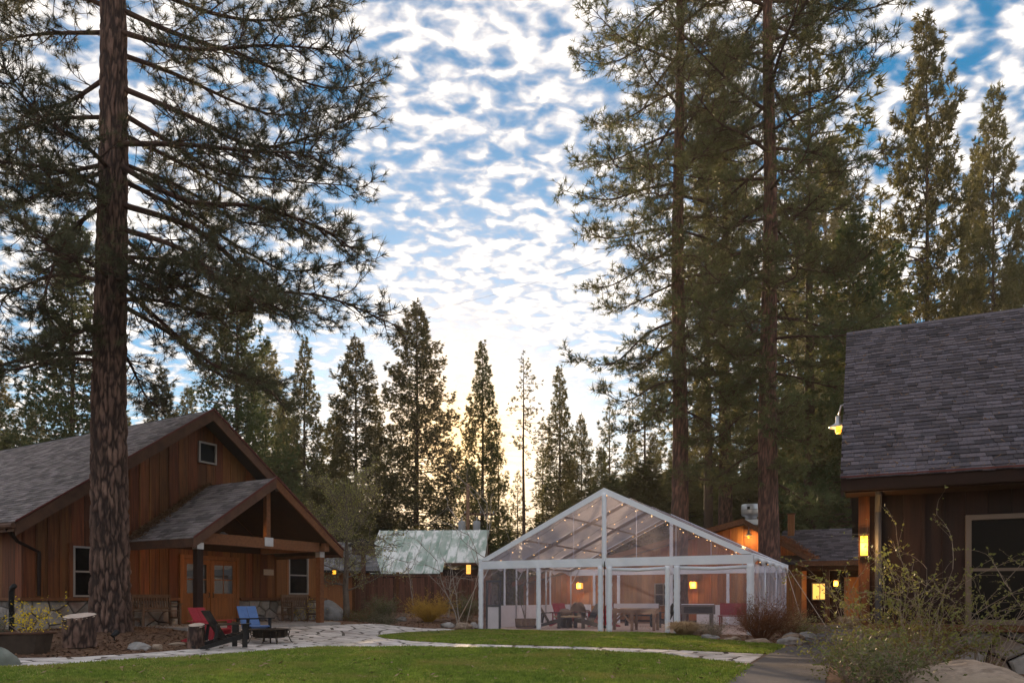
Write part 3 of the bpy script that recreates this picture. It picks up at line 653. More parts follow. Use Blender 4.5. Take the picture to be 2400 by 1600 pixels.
# white trim of the two gable ends
for y in (0, DT):
    for s in (-1, 1):
        MB().prism([(s*HWT, EV+.03), (0, AP+.03), (0, AP-.17), (s*(HWT-.35), EV+.03-.0)], lambda u, v, w: (u, y-.03+w, v), .06).build('rake_trim', m_white, tent)
    sagbar('gable_valance', (-HWT-.02, y, EV-.14+.005), (-.04, y, EV-.14+.005), .08, .285, .012); sagbar('gable_valance', (.06, y, EV-.14+.005), (HWT+.02, y, EV-.14+.005), .08, .285, .012)
    wrinkled('gable_post', 0, y-.01, .13, .1, EV-.27, AP-.14)
for x, w in ((-HWT+.05, .15), (-2.41, .13), (-.13, .15), (.17, .17), (2.13, .14), (2.43, .18), (HWT-.07, .2)): wrinkled('front_post', x, 0.0, w, .11, .0, EV-.28, amp=.014)
for x in (-2.4, 0, 2.4): wrinkled('back_post', x, DT, .12, .08, 0, EV-.28)
MB().tube([(.03, -.07, 0.02), (.03, -.07, EV-.1)], .014, 6).build('seam_pole', m_iron, tent)
# clear sheets: roof bays, gables, walls
for s in (-1, 1):
    for a, b in ((.03, DT/3), (DT/3, 2*DT/3), (2*DT/3, DT-.03)):
        m = MB(); n = 10; a2, b2 = a+.04, b-.04
        for i in range(n+1):
            for j in range(5):
                q = i/n; w = j/4; m.v.append((s*HWT*(1-q), a2+(b2-a2)*w, EV+(AP-EV)*q+.01-.05*math.sin(math.pi*w)*(.5+.5*math.sin(i*1.9+a))))
        m.f = [(i*5+j, i*5+j+1, i*5+j+6, i*5+j+5) for i in range(n) for j in range(4)]
        m.build('roof_panel', m_roofsheet, tent, True)
    for y in (.0, DT/3, 2*DT/3, DT): MB().beam((s*HWT, y, EV+.03), (0, y, AP+.03), .11 if 0 < y < DT else .07, .012).build('roof_seam', m_white if y == 0 else m_wrink, tent)
for y in (0.0, DT):
    for s in (-1, 1):
        MB().prism([(s*.07, EV-.02), (s*(HWT-.3), EV-.02), (s*.07, AP-.2)], lambda u, v, w: (u, y+.01+w, v), .003).build('gable_panel', m_clear, tent)
        if y == 0:
            for q in (1.1, 2.4, 3.5): MB().box(s*q-.012, s*q+.012, .004, .008, EV, AP-.2-(AP-.2-EV)*q/(HWT-.25)).build('gable_seam', m_wrink, tent)
bays = [(-HWT+.12, -2.48), (-2.34, -.21), (.26, 2.05), (2.53, HWT-.18)]
for i, (a, b) in enumerate(bays):
    MB().box(a, b, .004, .007, .02 if i < 2 else .02, EV-.2).build('front_panel', m_clear, tent)
    if i >= 2:
        MB().tube([(a, .02, EV-.36), ((a+b)/2, .02, EV-.40), (b, .02, EV-.36)], .055, 10).build('rolled_curtain', m_white, tent, True)
MB().box(-HWT+.3, -2.6, .03, .033, .0, .03).build('front_hem', m_skirt, tent)
def curtain(name, x, y0, y1, z0, z1, amp, waves, mat, seed, axis='y'):
    rg = random.Random(seed); m = MB(); n = waves*8
    for i in range(n+1):
        q = i/n; a = math.sin(q*waves*6.283+rg.uniform(-.25, .25))*amp
        for z, k_ in ((z0, 1.1), ((z0+z1)/2, 1.), (z1, .45)): m.v.append((x+a*k_, y0+(y1-y0)*q, z) if axis == 'y' else (y0+(y1-y0)*q, x+a*k_, z))
        if i: b = 3*i; m.f += [(b-3, b-2, b+1, b), (b-2, b-1, b+2, b+1)]
    return m.build(name, mat, tent, True)
curtain('side_curtain', HWT-.02, .12, DT-.08, .03, EV-.25, .05, 9, m_wrink, 3)
curtain('side_curtain', -HWT+.02, .12, DT-.08, .85, EV-.1, .02, 4, m_clear, 4)
curtain('side_skirt', -HWT+.04, 1.1, DT-.08, .02, .86, .03, 3, m_skirt, 5)
for a, b in ((-HWT+.1, -3.7), (1.1, 4.6)): curtain('back_skirt', DT-.03, a, b, .02, .86, .02, 3, m_skirt, 6, 'x')
curtain('back_curtain', DT-.02, -HWT+.1, HWT-.1, .87, EV-.1, .01, 4, m_clear, 7, 'x')
for y in (1.9, 3.9, 6.2): wrinkled('side_post', -HWT+.02, y, .05, .07, .0, EV-.1, 10)
for x in (-3.55, -2.95, 3.4): wrinkled('back_mullion', x, DT-.05, .12, .04, .8, EV-.2, 10)
for s in (-1, 1):                                     # scalloped eave valances
    nseg = 5; n = 10; m = MB(); xs = s*(HWT+.03)
    for i in range(nseg*n+1):
        y = DT*i/(nseg*n); k_ = (i % n)/n; zb = EV-.14-.15*(1-abs(math.sin(math.pi*k_))) ; m.v += [(xs, y, EV+.02), (xs+s*.015, y, zb), (xs+s*.009, y, zb), (xs-s*.006, y, EV+.02)]
        if i:
            q = 4*i
            for c in range(4): m.f.append((q-4+c, q-4+(c+1) % 4, q+(c+1) % 4, q+c))
    m.build('eave_valance', m_white, tent, True)
    MB().tube([(s*HWT, -.02, EV), (s*HWT, DT+.02, EV)], .045, 8).build('eave_tube', m_white, tent, True)
# dark door frame in the first bay
d = MB(); d.box(-4.52, -4.45, .03, .09, 0, 1.78); d.box(-4.0, -3.93, .03, .09, 0, 1.78); d.box(-4.45, -4.0, .03, .09, 1.70, 1.78); d.box(-4.45, -4.0, .04, .08, .82, .90)
dd = d.build('door_frame', M('dark grey door frame', (.075, .078, .085), rough=.5), tent)
MB().box(-4.45, -4.0, .052, .060, .02, .82).build('door_panel', m_skirt, dd); MB().box(-4.45, -4.0, .055, .059, .9, 1.7).build('pane', m_clear, dd)
# guy ropes
def rope(a, b, label):
    tag(MB().tube([a, b], .011, 5).build('guy_rope', M('cream webbing', (.5, .42, .36), rough=.8) if 'm_rope' not in globals() else m_rope), label, 'rope', 'guy ropes of the clear tent')
m_rope = M('cream webbing strap', (.5, .42, .36), rough=.8)
def tw(x, y, z): return L2W((TX, TY), TR, x, y, z)
rope(tw(-HWT, .05, EV-.05), tw(-HWT-.55, -.1, .02), 'cream guy rope nearer the front left corner of the clear tent')
rope(tw(-HWT, .6, EV-.05), tw(-HWT-1.25, .3, .02), 'cream guy rope farther left of the clear tent, slanting most')
rope(tw(HWT, DT, EV-.05), tw(HWT+1.5, DT-.6, .02), 'cream guy rope at the back right corner of the clear tent, slanting most')
rope(tw(HWT, DT-.4, EV-.1), tw(HWT+.75, DT-1.2, .02), 'steeper thin guy rope close to the right side of the clear tent')
# string lights under the roof
bm_ = bmesh.new(); bmesh.ops.create_icosphere(bm_, subdivisions=1, radius=.0115); bulb = bpy.data.meshes.new('bulb'); bm_.to_mesh(bulb); bm_.free(); bulb.materials.append(m_bulb)
names = ['nearest the front gable', 'second from the front gable', 'in the middle of the roof', 'second from the back gable', 'nearest the back gable']
for i, y in enumerate((.25, 2.0, 3.9, 5.9, 7.9)):
    st = thing('string_light', 'string of small warm bulbs under the clear tent roof, '+names[i], 'string light', tw(0, y, 0), TR, 'string lights under the tent roof')
    pts = []
    for s in (-1, 1):
        seq = [(s*HWT*(1-q), EV+(AP-EV)*q-.14-.10*abs(math.sin(q*9.4))) for q in [j/28 for j in range(2, 29)]]
        seq = seq if s < 0 else seq[::-1][1:]; pts += seq
    MB().tube([(x, 0, z) for x, z in pts], .006, 3).build('cable', m_wire, st)
    for j in range(2, len(pts)-2, 3):
        o = bpy.data.objects.new('bulb', bulb); link(o, st); o.location = (pts[j][0], trng.uniform(-.1, .1), pts[j][1]-.05)
# ------------------------------------------------------------------ kitchen building behind the tent
KX, KY = 8.29, 34.85
kt = thing('kitchen_lodge', 'warm brown board building with low gable behind the clear tent', 'house', (KX, KY, 0), -27)
kpk, kz = 2.61, 4.70
def kroof(x): return kz-.235*(kpk-x) if x < kpk else kz-.64*(x-kpk)
m_kcedar = M('warm cedar boards', (.38, .155, .055), (.24, .095, .038), 3., .65, .2, (6, 6, .4), vary=.22, hue=.01)
MB().prism([(-8.6, 0), (4.95, 0), (4.95, kroof(4.95)-.2), (kpk, kz-.2), (-8.6, kroof(-8.6)-.2)], lambda u, v, w: (u, .03+w, v), 8).build('wall', m_dark_cedar, kt)
kops = [(-1.6, -.75, .78, 1.86)]
board_wall(kt, -8.6, 4.95, .1, lambda t: kroof(t)-.22, kops, .028, m_kcedar, .3, seed=9)
sash_window(kt, *kops[0], 0, bars=1, vbars=1)
for (a, b, c_) in ((-9, kpk, 1), (kpk, 5.35, -1)):
    MB().prism([(a, kroof(a)), (b, kroof(b)), (b, kroof(b)-.15), (a, kroof(a)-.15)], lambda u, v, w: (u, -.55+w, v), 9).build('roof_slope', m_shingle, kt)
    MB().prism([(a, kroof(a)+.01), (b, kroof(b)+.01), (b, kroof(b)-.24), (a, kroof(a)-.24)], lambda u, v, w: (u, -.62+w, v), .06).build('bargeboard', m_beam, kt)
# wing on the right with a porch
MB().prism([(-.6, 2.72), (2.5, 4.35), (5.6, 2.72), (5.6, 2.6), (2.5, 4.2), (-.6, 2.6)], lambda u, v, w: (3.9+w, u, v), 8.5).build('wing_roof', m_under, kt)
shingle_roof(kt, (3.95, -.62, 2.725), (1, 0, 0), (0, 1, .526), 8.4, 3.5, m_shingle2, 0, lambda a, b: b, 51, .15, name='wing_shingle', clip=lambda a, b: 3.95+a > 5.3-b*.75*1.0 or 3.95+a > 5.3)
MB().box(4.9, 12.4, -.66, -.605, 2.52, 2.73).build('wing_fascia', m_beam, kt)
MB().box(5.0, 12.4, -.02, .14, 2.34, 2.52).build('porch_beam', m_beam, kt)
MB().box(4.6, 12.4, 2.3, 2.5, 0, 3.6).build('wing_wall', m_dark_cedar, kt)
MB().box(4.955, 5.0, .03, 2.3, 0, 2.9).build('wing_return', m_kcedar, kt)
for x in (6.04, 9.2): MB().box(x-.09, x+.09, -.04, .14, .1, 2.34).build('porch_post', m_beam, kt); MB().box(x-.06, x+.06, 0, .1, 0, .1).build('post_base', m_iron, kt)
sash_window(kt, 5.22, 5.92, 1.05, 1.86, 2.29, bars=0, vbars=1, lit=m_warmwin)
MB().box(6.6, 7.45, 2.24, 2.29, .12, 2.1).build('wing_door', m_kcedar, kt)
rv = np.random.default_rng(8); nn = 2600; a = rv.random(nn); w = rv.normal(0, .14, nn); yy = -.6+2.3*a
b = np.stack([5.35-yy*.70-.25+w, yy, 2.80+(yy+.6)*.526+.02+rv.random(nn)*.03], 1); dd_ = rv.normal(0, .07, (nn, 3)); dd_[:, 2] *= .3; s_ = rv.normal(0, .012, (nn, 3))
soup('roof_needles', np.stack([b-s_, b+s_, b+dd_], 1), M('rust red fallen needles', (.34, .13, .06), (.2, .08, .04), 3., .9), kt)
fan = thing('exhaust_fan', 'shiny metal kitchen exhaust fan on the low gable roof behind the tent', 'exhaust fan', L2W((KX, KY), -27, 2.70, 1.0, 4.62), -27)
MB().box(-.5, .5, -.42, .42, -.1, .14).build('curb', m_steel, fan); MB().lathe([(.27, .14), (.27, .30), (.30, .32), (.42, .38), (.44, .44), (.44, .82), (.42, .88), (.2, .9)], 28).build('hood', m_steel, fan, True)
MB().lathe([(.455, .60), (.455, .63)], 28).build('band', m_greytr, fan)
MB().box(-.1, .02, -.47, -.44, .62, .75).build('vent_plate', m_iron, fan)
ch = thing('chimney_post', 'short orange brown flue box beside the pine behind the tent', 'chimney', L2W((KX, KY), -27, 4.35, 2.0, 3.3), -27)
MB().box(-.14, .14, -.14, .14, 0, 1.75).build('flue', m_kcedar, ch); MB().box(-.18, .18, -.18, .18, 1.75, 1.80).build('cap', m_beam, ch)
gooseneck('gooseneck_lamp', 'small gooseneck lamp glowing under the gable peak of the kitchen building', L2W((KX, KY), -27, 2.82, -.45, 3.98), -27, .45, .17)
def box_lantern(label, x, y, z, w, h):
    t = thing('wall_lantern', label, 'lamp', L2W((KX, KY), -27, x, y, z), -27)
    MB().box(-w/2, w/2, -w/2, w/2, 0, h).build('glass', m_amber, t); MB().box(-w*.6, w*.6, -w*.6, w*.6, h, h+.04).build('cap', m_iron, t); MB().box(-w*.25, w*.25, w*.5, w*.5+.06, -.03, h*.6).build('bracket', m_iron, t)
    for sx in (-1, 1): MB().box(sx*w*.55-.01, sx*w*.55+.01, -w*.58, -w*.5, 0, h).build('bar', m_iron, t)
    lamp_light(t, (0, -w*.5-.15, h*.5), 6)
box_lantern('square amber wall lantern seen through the left half of the tent', -5.39, -.2, 1.62, .24, .28)
box_lantern('square amber wall lantern seen through the right half of the tent', .3, -.2, 1.60, .26, .30)
box_lantern('amber lantern hanging by the post of the kitchen porch', 6.30, 1.6, 1.68, .17, .24)
# ------------------------------------------------------------------ shed, fence, pole, far grey cabin
sh = thing('metal_roof_shed', 'old brown shed under a patchy green and white metal roof behind the fence', 'shed', (-4.7, 41, 0), -4)
m_metal = M('weathered green metal roof', (.50, .54, .50), (.20, .31, .24), 1.4, .45, .2, (1.2, .5, .5), c3=(.78, .78, .76), sc3=1.6, spec=.5, vary=.1, t3=(.47, .58))
for i in range(12):
    x0 = -3.65+i*.56; y0 = 0.05; zf = lambda y: 2.47+.68*y
    if x0 > .75: y0 = 1.0
    MB().prism([(x0, y0), (x0+.555, y0), (x0+.50, 4.1), (x0-.055, 4.1)], lambda u, v, w: (u, v, 2.47+.68*v+w), .03).build('roof_sheet', m_metal, sh)
    MB().beam((x0+.02, y0, 2.52+.68*y0), (x0-.035, 4.1, 2.52+.68*4.1), .05, .05).build('roof_rib', m_metal, sh)
MB().box(-3.5, 2.75, .5, .6, 0, 2.75).build('wall', m_dark_cedar, sh); MB().prism([(.6, 0), (7.6, 0), (7.6, 2.7), (4.1, 5.1), (.6, 2.7)], lambda u, v, w: (2.75+w, u, v), .1).build('gable_wall', m_cedar, sh)
for i in range(10): MB().box(2.86, 2.885, .9+i*.62, 1.45+i*.62, .1, min(2.7+.68*(.3+i*.62), 5.0-.68*max(0, (i-5)*.62))).build('board', m_cedar, sh)
MB().beam((2.9, 1.0, 3.0), (2.9, 4.1, 5.15), .05, .2).build('bargeboard', m_fascia, sh); MB().box(-3.7, .75, .0, .05, 2.33, 2.47).build('eave_board', m_fascia, sh); MB().box(.8, 2.9, .95, 1.0, 3.0, 3.14).build('eave_board', m_fascia, sh)
t = thing('wall_lantern', 'orange lantern box under the eave of the metal roofed shed', 'lamp', (-2.42, 41.2, 2.5), 0); MB().box(-.12, .12, -.1, .1, 0, .5).build('glass', glowing('dim amber lamp', (.8, .33, .06), .6), t); MB().box(-.15, .15, -.13, .13, .5, .55).build('cap', m_iron, t)
fn = thing('board_fence', 'dark reddish board fence with leaning old boards in front of the metal roofed shed', 'fence', (-5, 37, 0), -2)
fr_ = random.Random(17)
x = -5.2
while x < 3.9:
    w = fr_.uniform(.13, .17); h = 2.2+fr_.uniform(-.06, .05); zb = .2
    o = MB().box(-w/2, w/2, -.012, .012, 0, h-zb).build('board', M('fence board', (.18, .078, .05), (.10, .045, .034), 3., .85, .3, (4, 4, .4), vary=.3) if x == -5.2 else m_fb, fn)
    if x == -5.2: m_fb = o.data.materials[0]
    o.location = (x, fr_.uniform(0, .02), zb); o.rotation_euler = (0, fr_.uniform(-.012, .012), 0); x += w+.008
for z in (.6, 1.7): MB().box(-5.3, 3.9, .025, .07, z, z+.1).build('rail', m_fb, fn)
MB().box(-5.3, 3.95, -.03, .05, 2.22, 2.27).build('cap_rail', m_fb, fn)
for i in range(5): MB().box(-5.2+i*2.2, -5.05+i*2.2, -.05, .09, .1, 2.45 if i else 3.3).build('post', m_beam, fn)
bh = thing('bird_house', 'small weathered birdhouse on a tall post above the board fence', 'birdhouse', (-7.35, 36.6, 0))
MB().box(-.1, .1, -.1, .1, .2, 3.3).build('post', m_fascia, bh); MB().box(-.5, .5, -.35, .35, 3.3, 3.75).build('body', m_fascia, bh); MB().prism([(-.75, 3.72), (.75, 3.72), (0, 4.1)], lambda u, v, w: (u, -.5+w, v), 1.).build('roof', m_under, bh)
gc = thing('grey_roof_cabin', 'small cabin with weathered grey shingle roof behind the porch and spring tree', 'house', (-9.6, 36.5, 0), 20)
MB().box(-2.6, 2.6, 0, 4, 0, 2.6).build('wall', m_kcedar, gc); MB().prism([(-.5, 2.5), (2.0, 4.1), (4.5, 2.5), (4.5, 2.4), (2, 3.98), (-.5, 2.4)], lambda u, v, w: (-3+w, u, v), 6).build('roof', m_under, gc)
shingle_roof(gc, (-3.02, -.52, 2.5), (1, 0, 0), (0, 1, .64), 6.04, 2.97, M('silvery grey shingle', (.25, .24, .25), (.17, .165, .175), 20., .9, .2, vary=.3), 0, lambda a, b: b, 61, .17)
up = thing('utility_pole', 'wooden utility pole with grey transformer cans and crossarm behind the shed', 'utility pole', (-3.1, 52, 0))
MB().tube([(0, 0, 0), (0, 0, 9.2)], [.15, .11], 10).build('pole', M('orange brown pole', (.24, .13, .08), (.16, .09, .06), 3., .8), up, True)
for x in (-.42, .62): 
    tr_ = MB().lathe([(.06, 0), (.24, .03), (.26, .1), (.26, .95), (.2, 1.02), (.05, 1.04)], 16, (x, 0, 5.55)).build('transformer', m_greytr, up, True); MB().tube([(x, 0, 6.55), (x, 0, 6.85)], .04, 6).build('bushing', m_greytr, tr_)
MB().box(-.3, 1.9, -.06, .06, 7.0, 7.12).build('crossarm', m_fascia, up); MB().box(.05, .5, -.2, .15, 4.85, 5.2).build('meter_box', m_greytr, up)
for x in (-.2, .9, 1.8): MB().lathe([(.04, 7.12), (.05, 7.2), (.02, 7.28)], 8, (x, 0, 0)).build('insulator', m_greytr, up)
wire_pts = []
a, b = Vector((-8.3, 42, 1.1+635/1700*42)), Vector((6.55, 36.6, 1.1+815/1700*36.6))
for i in range(25):
    t_ = i/24; p = a.lerp(b, t_); p.z -= 4*t_*(1-t_)*.45; wire_pts.append(p)
tag(MB().tube(wire_pts, .005, 4).build('overhead_wire', m_wire), 'thin dark wire sagging across the open sky between the pines', 'cable')
# ------------------------------------------------------------------ furniture
def adirondack(label, loc, rz, mat, group=None, boards=2, arms=None):
    t = thing('adirondack_chair', label, 'chair', loc, rz, group); t.scale = (1, 1, .97) if group else (.92, .92, .88)
    am = arms or mat; B = Vector((0, .42, .93)) ; A_ = Vector((0, .02, .24)); up = (B-A_).normalized(); nr = Vector((0, -up.z, up.y))
    wd = .56/boards
    for i in range(boards):
        x = -.28+wd*(i+.5); MB().beam(A_+Vector((x, 0, 0)), B+Vector((x, 0, .02 if boards > 2 and abs(x) < .15 else 0)), wd-.012, .022, nr).build('back_board', mat, t)
    for i in range(5):
        q = i/4; y = -.46+.46*q; z = .37-.13*q; MB().beam((-.27, y, z), (.27, y, z), .098, .022, (0, -.27, .96)).build('seat_slat', mat, t)
    for s in (-1, 1):
        MB().prism([(-.52, .585), (.30, .565), (.30, .588), (-.52, .608)], lambda u, v, w: (s*.345-.065+w, u, v), .13).build('armrest', am, t)
        MB().box(s*.315-.018, s*.315+.018, -.46, -.34, 0, .585).build('front_leg', am, t)
        MB().prism([(-.50, .36), (-.50, .25), (.50, 0), (.64, 0), (.64, .05), (-.3, .345)], lambda u, v, w: (s*.275-.016+w, u, v), .032).build('rear_leg', am, t)
        MB().beam((s*.315, .24, .565), (s*.285, .30, .18), .03, .07, (0, 1, 0)).build('arm_support', am, t)
    MB().beam((-.3, .20, .56), (.3, .20, .56), .03, .06).build('back_rail', am, t)
    return t
adirondack('red slatless adirondack chair by the log stump near the lodge door', (-7.22, 17.6, gz(-7.22, 17.6)+.03), 68, m_redch)
adirondack('black adirondack chair on the flagstones left of the iron fire pit', (-6.38, 16.35, .03), 132, m_black)
adirondack('blue adirondack chair behind the iron fire pit on the patio', (-6.66, 19.0, gz(-6.66, 19.0)+.03), 44, m_bluech, arms=m_black)
TI = 'adirondack chairs inside the clear tent'
adirondack('black adirondack chair at the left of the round table in the tent', (1.38, 27.45, .03), 80, m_black, TI)
adirondack('red adirondack chair facing out behind the round table in the tent', (1.98, 28.9, .03), 22, m_redch, TI)
adirondack('black adirondack chair turned away right of the round table in the tent', (2.86, 27.4, .03), -70, m_black, TI)
adirondack('red adirondack chair beside the middle tent posts', (3.5, 28.6, .03), -60, m_redch, TI)
adirondack('black adirondack chair beside the foosball table in the tent', (5.85, 28.2, .03), -75, m_black, TI)
def wicker():
    t = thing('wicker_chair', 'tan wicker armchair with rounded back inside the tent', 'chair', (2.62, 29.0, .03), 10)
    m = MB(); n = 14; b = 0
    for j in range(7):
        z = .35+.6*j/6; r = .34*math.sqrt(max(.05, 1-((z-.35)/.64)**2.6))
        for i in range(n+1): a = math.pi*i/n; m.v.append((r*math.cos(a)*1.0, .12+.24*math.sin(a)*(.8+.3*j/6), z))
        if j:
            for i in range(n): q = j*(n+1)+i; m.f.append((q-n-1, q-n, q+1, q))
    m.build('backrest', m_wicker, t, True); MB().lathe([(.30, .34), (.34, .37), (.33, .42), (.05, .45)], 18).build('seat', m_wicker, t, True)
    for s in (-1, 1):
        MB().tube([(s*.34, .15, .62), (s*.38, -.1, .62), (s*.36, -.3, .58), (s*.33, -.32, .35)], .03, 7).build('armrest', m_wicker, t, True)
        for y in (-.25, .25): MB().tube([(s*.26, y, .36), (s*.29, y*1.15, 0)], .022, 6).build('leg', m_wicker, t)
wicker()
t = thing('round_table', 'low round fire table with wood top among the tent chairs', 'table', (2.05, 27.7, .02))
MB().lathe([(.50, .40), (.52, .42), (.52, .45), (.50, .46)], 28).build('tabletop', m_straw, t); MB().lathe([(.2, 0), (.22, .1), (.18, .4)], 16).build('base', m_iron, t)
for a in (.5, 2.6, 4.7): MB().tube([(.18*math.cos(a), .18*math.sin(a), .3), (.42*math.cos(a), .42*math.sin(a), 0)], .02, 6).build('leg', m_iron, t)
t = thing('wood_basket', 'rounded brown basket on the round table in the tent', 'basket', (1.98, 27.8, .485)); MB().lathe([(.12, 0), (.20, .03), (.24, .12), (.22, .16), (.15, .24), (.03, .27)], 18).build('basket', m_wicker, t, True)
# table tennis table
t = thing('table_tennis_table', 'plywood table tennis table on braced wooden legs behind the middle tent posts', 'table', (4.2, 25.55, .02), -20)
MB().box(-.86, .86, -.5, .5, .69, .75).build('tabletop', m_plywood, t); MB().box(-.80, .80, -.44, .44, .60, .69).build('apron', m_plywood, t)
for x in (-.76, .02, .76):
    for y in (-.40, .40): MB().box(x-.045, x+.045, y-.045, y+.045, 0, .60).build('leg', m_plywood, t)
    
for y in (-.40, .40):
    MB().beam((-.72, y, .28), (-.40, y, .58), .05, .07).build('brace', m_plywood, t); MB().beam((.0, y, .25), (-.30, y, .58), .05, .07).build('brace', m_plywood, t)
MB().box(-.70, .86, -.012, .012, .77, .93).build('net', M('white net', (.62, .60, .66), rough=.7), t)
for x in (-.71, .87): MB().box(x-.012, x+.012, -.02, .02, .75, .95).build('net_post', m_iron, t)
# foosball table
t = thing('foosball_table', 'grey foosball table with rods at the right end of the tent', 'table', (7.0, 27.9, .02), -12)
cab = MB(); cab.box(-.62, .62, -.36, -.33, .52, .86); cab.box(-.62, .62, .33, .36, .52, .86); cab.box(-.62, -.59, -.33, .33, .52, .86); cab.box(.59, .62, -.33, .33, .52, .86); cab.box(-.59, .59, -.33, .33, .56, .62)
m_fo = M('grey brown laminate', (.16, .135, .125), (.12, .10, .095), 4., .5); cab.build('cabinet', m_fo, t); MB().box(-.52, .52, -.372, -.361, .57, .80).build('front_panel', m_black, t)
for x in (-.5, .5):
    for y in (-.27, .27): MB().box(x-.06, x+.06, y-.06, y+.06, 0, .52).build('leg', m_fo, t)
for i in range(6): MB().tube([(-.45+i*.18, -.52, .80), (-.45+i*.18, .5, .80)], .010, 6).build('rod', m_steel, t); MB().tube([(-.45+i*.18, -.6, .80), (-.45+i*.18, -.5, .80)], .018, 6).build('grip', m_black, t)
MB().box(-.60, .60, -.03, .03, .87, .90).build('scoring_bar', m_white, t)
t = thing('red_bench', 'red bench with straight back by the right tent wall', 'bench', (8.75, 29.3, .02), -27)
MB().box(-.55, .55, .2, .24, .45, .92).build('backrest', m_redch, t); MB().box(-.55, .55, -.25, .2, .40, .44).build('seat', m_redch, t)
for x in (-.5, .46):
    for y in (-.22, .16): MB().box(x, x+.05, y, y+.05, 0, .40).build('leg', m_redch, t)
t = thing('low_bench', 'dark low bench far back in the tent behind the table tennis table', 'bench', (5.15, 30.0, .02), -27)
MB().box(-.6, .6, -.2, .2, .40, .45).build('seat', m_black, t); MB().box(-.6, .6, .18, .22, .5, .85).build('backrest', m_black, t)
for x in (-.55, .5):
    MB().box(x, x+.05, -.18, .18, 0, .40).build('leg', m_black, t)
t = thing('barrel_planter', 'low wooden planter holding a thin bare tree inside the tent', 'planter', (.5, 27.4, .02), -27)
MB().lathe([(.34, 0), (.38, .18), (.40, .36), (.37, .36), (.35, .30)], 18).build('tub', m_teak, t)
for z in (.08, .28): MB().lathe([(.375+z*.05, z), (.38+z*.05, z+.03)], 18).build('hoop', m_iron, t)
def bench(label, loc, rz):
    t = thing('garden_bench', label, 'bench', loc, rz, 'slatted benches against the lodge wall')
    for x in (-.58, .58):
        MB().box(x-.03, x+.03, -.26, -.20, 0, .62).build('front_leg', m_teak, t); MB().beam((x, .22, 0), (x, .27, .90), .06, .06, (0, 1, 0)).build('back_leg', m_teak, t)
        MB().box(x-.04, x+.04, -.30, .24, .62, .65).build('armrest', m_teak, t); MB().box(x-.02, x+.02, -.2, .2, .2, .25).build('side_rail', m_teak, t)
    for i in range(5): MB().box(-.60, .60, -.25+i*.092, -.175+i*.092, .42, .445).build('seat_slat', m_teak, t)
    MB().beam((-.55, .268, .86), (.55, .268, .86), .035, .09).build('top_rail', m_teak, t); MB().beam((-.55, .245, .50), (.55, .245, .50), .035, .06).build('bottom_rail', m_teak, t)
    for i in range(13): x = -.49+i*.0817; MB().beam((x, .245, .53), (x, .267, .82), .045, .016, (0, 1, 0)).build('back_slat', m_teak, t)
def LW(t, d, z): return (P0[0]+t*.5+d*.866, P0[1]+t*.866-d*.5, z)
bench('weathered slatted bench by the stone wall between pine trunk and lodge door', LW(-2.75, .55, .33), 60)
bench('weathered slatted bench under the porch window right of the door', LW(2.55, .75, .35), 60)
# fire pit
t = thing('fire_pit', 'round dark iron fire bowl on curved legs on the flagstone patio', 'fire pit', (-5.93, 18.15, .03))
MB().lathe([(.08, .13), (.34, .13), (.39, .16), (.40, .31), (.50, .33), (.50, .345), (.39, .345), (.375, .20), (.28, .17), (.05, .17)], 32).build('bowl', m_iron, t, True)
for i in range(4):
    a = .6+i*math.pi/2; ca, sa = math.cos(a), math.sin(a); MB().tube([(.40*ca, .40*sa, .31), (.48*ca, .48*sa, .29), (.45*ca, .45*sa, .16), (.52*ca, .52*sa, .02), (.56*ca, .56*sa, 0)], .014, 6).build('leg', m_iron, t, True)
for i in range(14):
    a = i*2*math.pi/14+.1; MB().tube([(.407*math.cos(a), .407*math.sin(a), .14), (.412*math.cos(a), .412*math.sin(a), .32)], .010, 4).build('cage_bar', m_iron, t)
[MB().tube([(.16*math.cos(q), .16*math.sin(q), .13), (.17*math.cos(q), .17*math.sin(q), .0)], .012, 5).build('inner_leg', m_iron, t) for q in (.3, 1.9, 3.5, 5.1)]
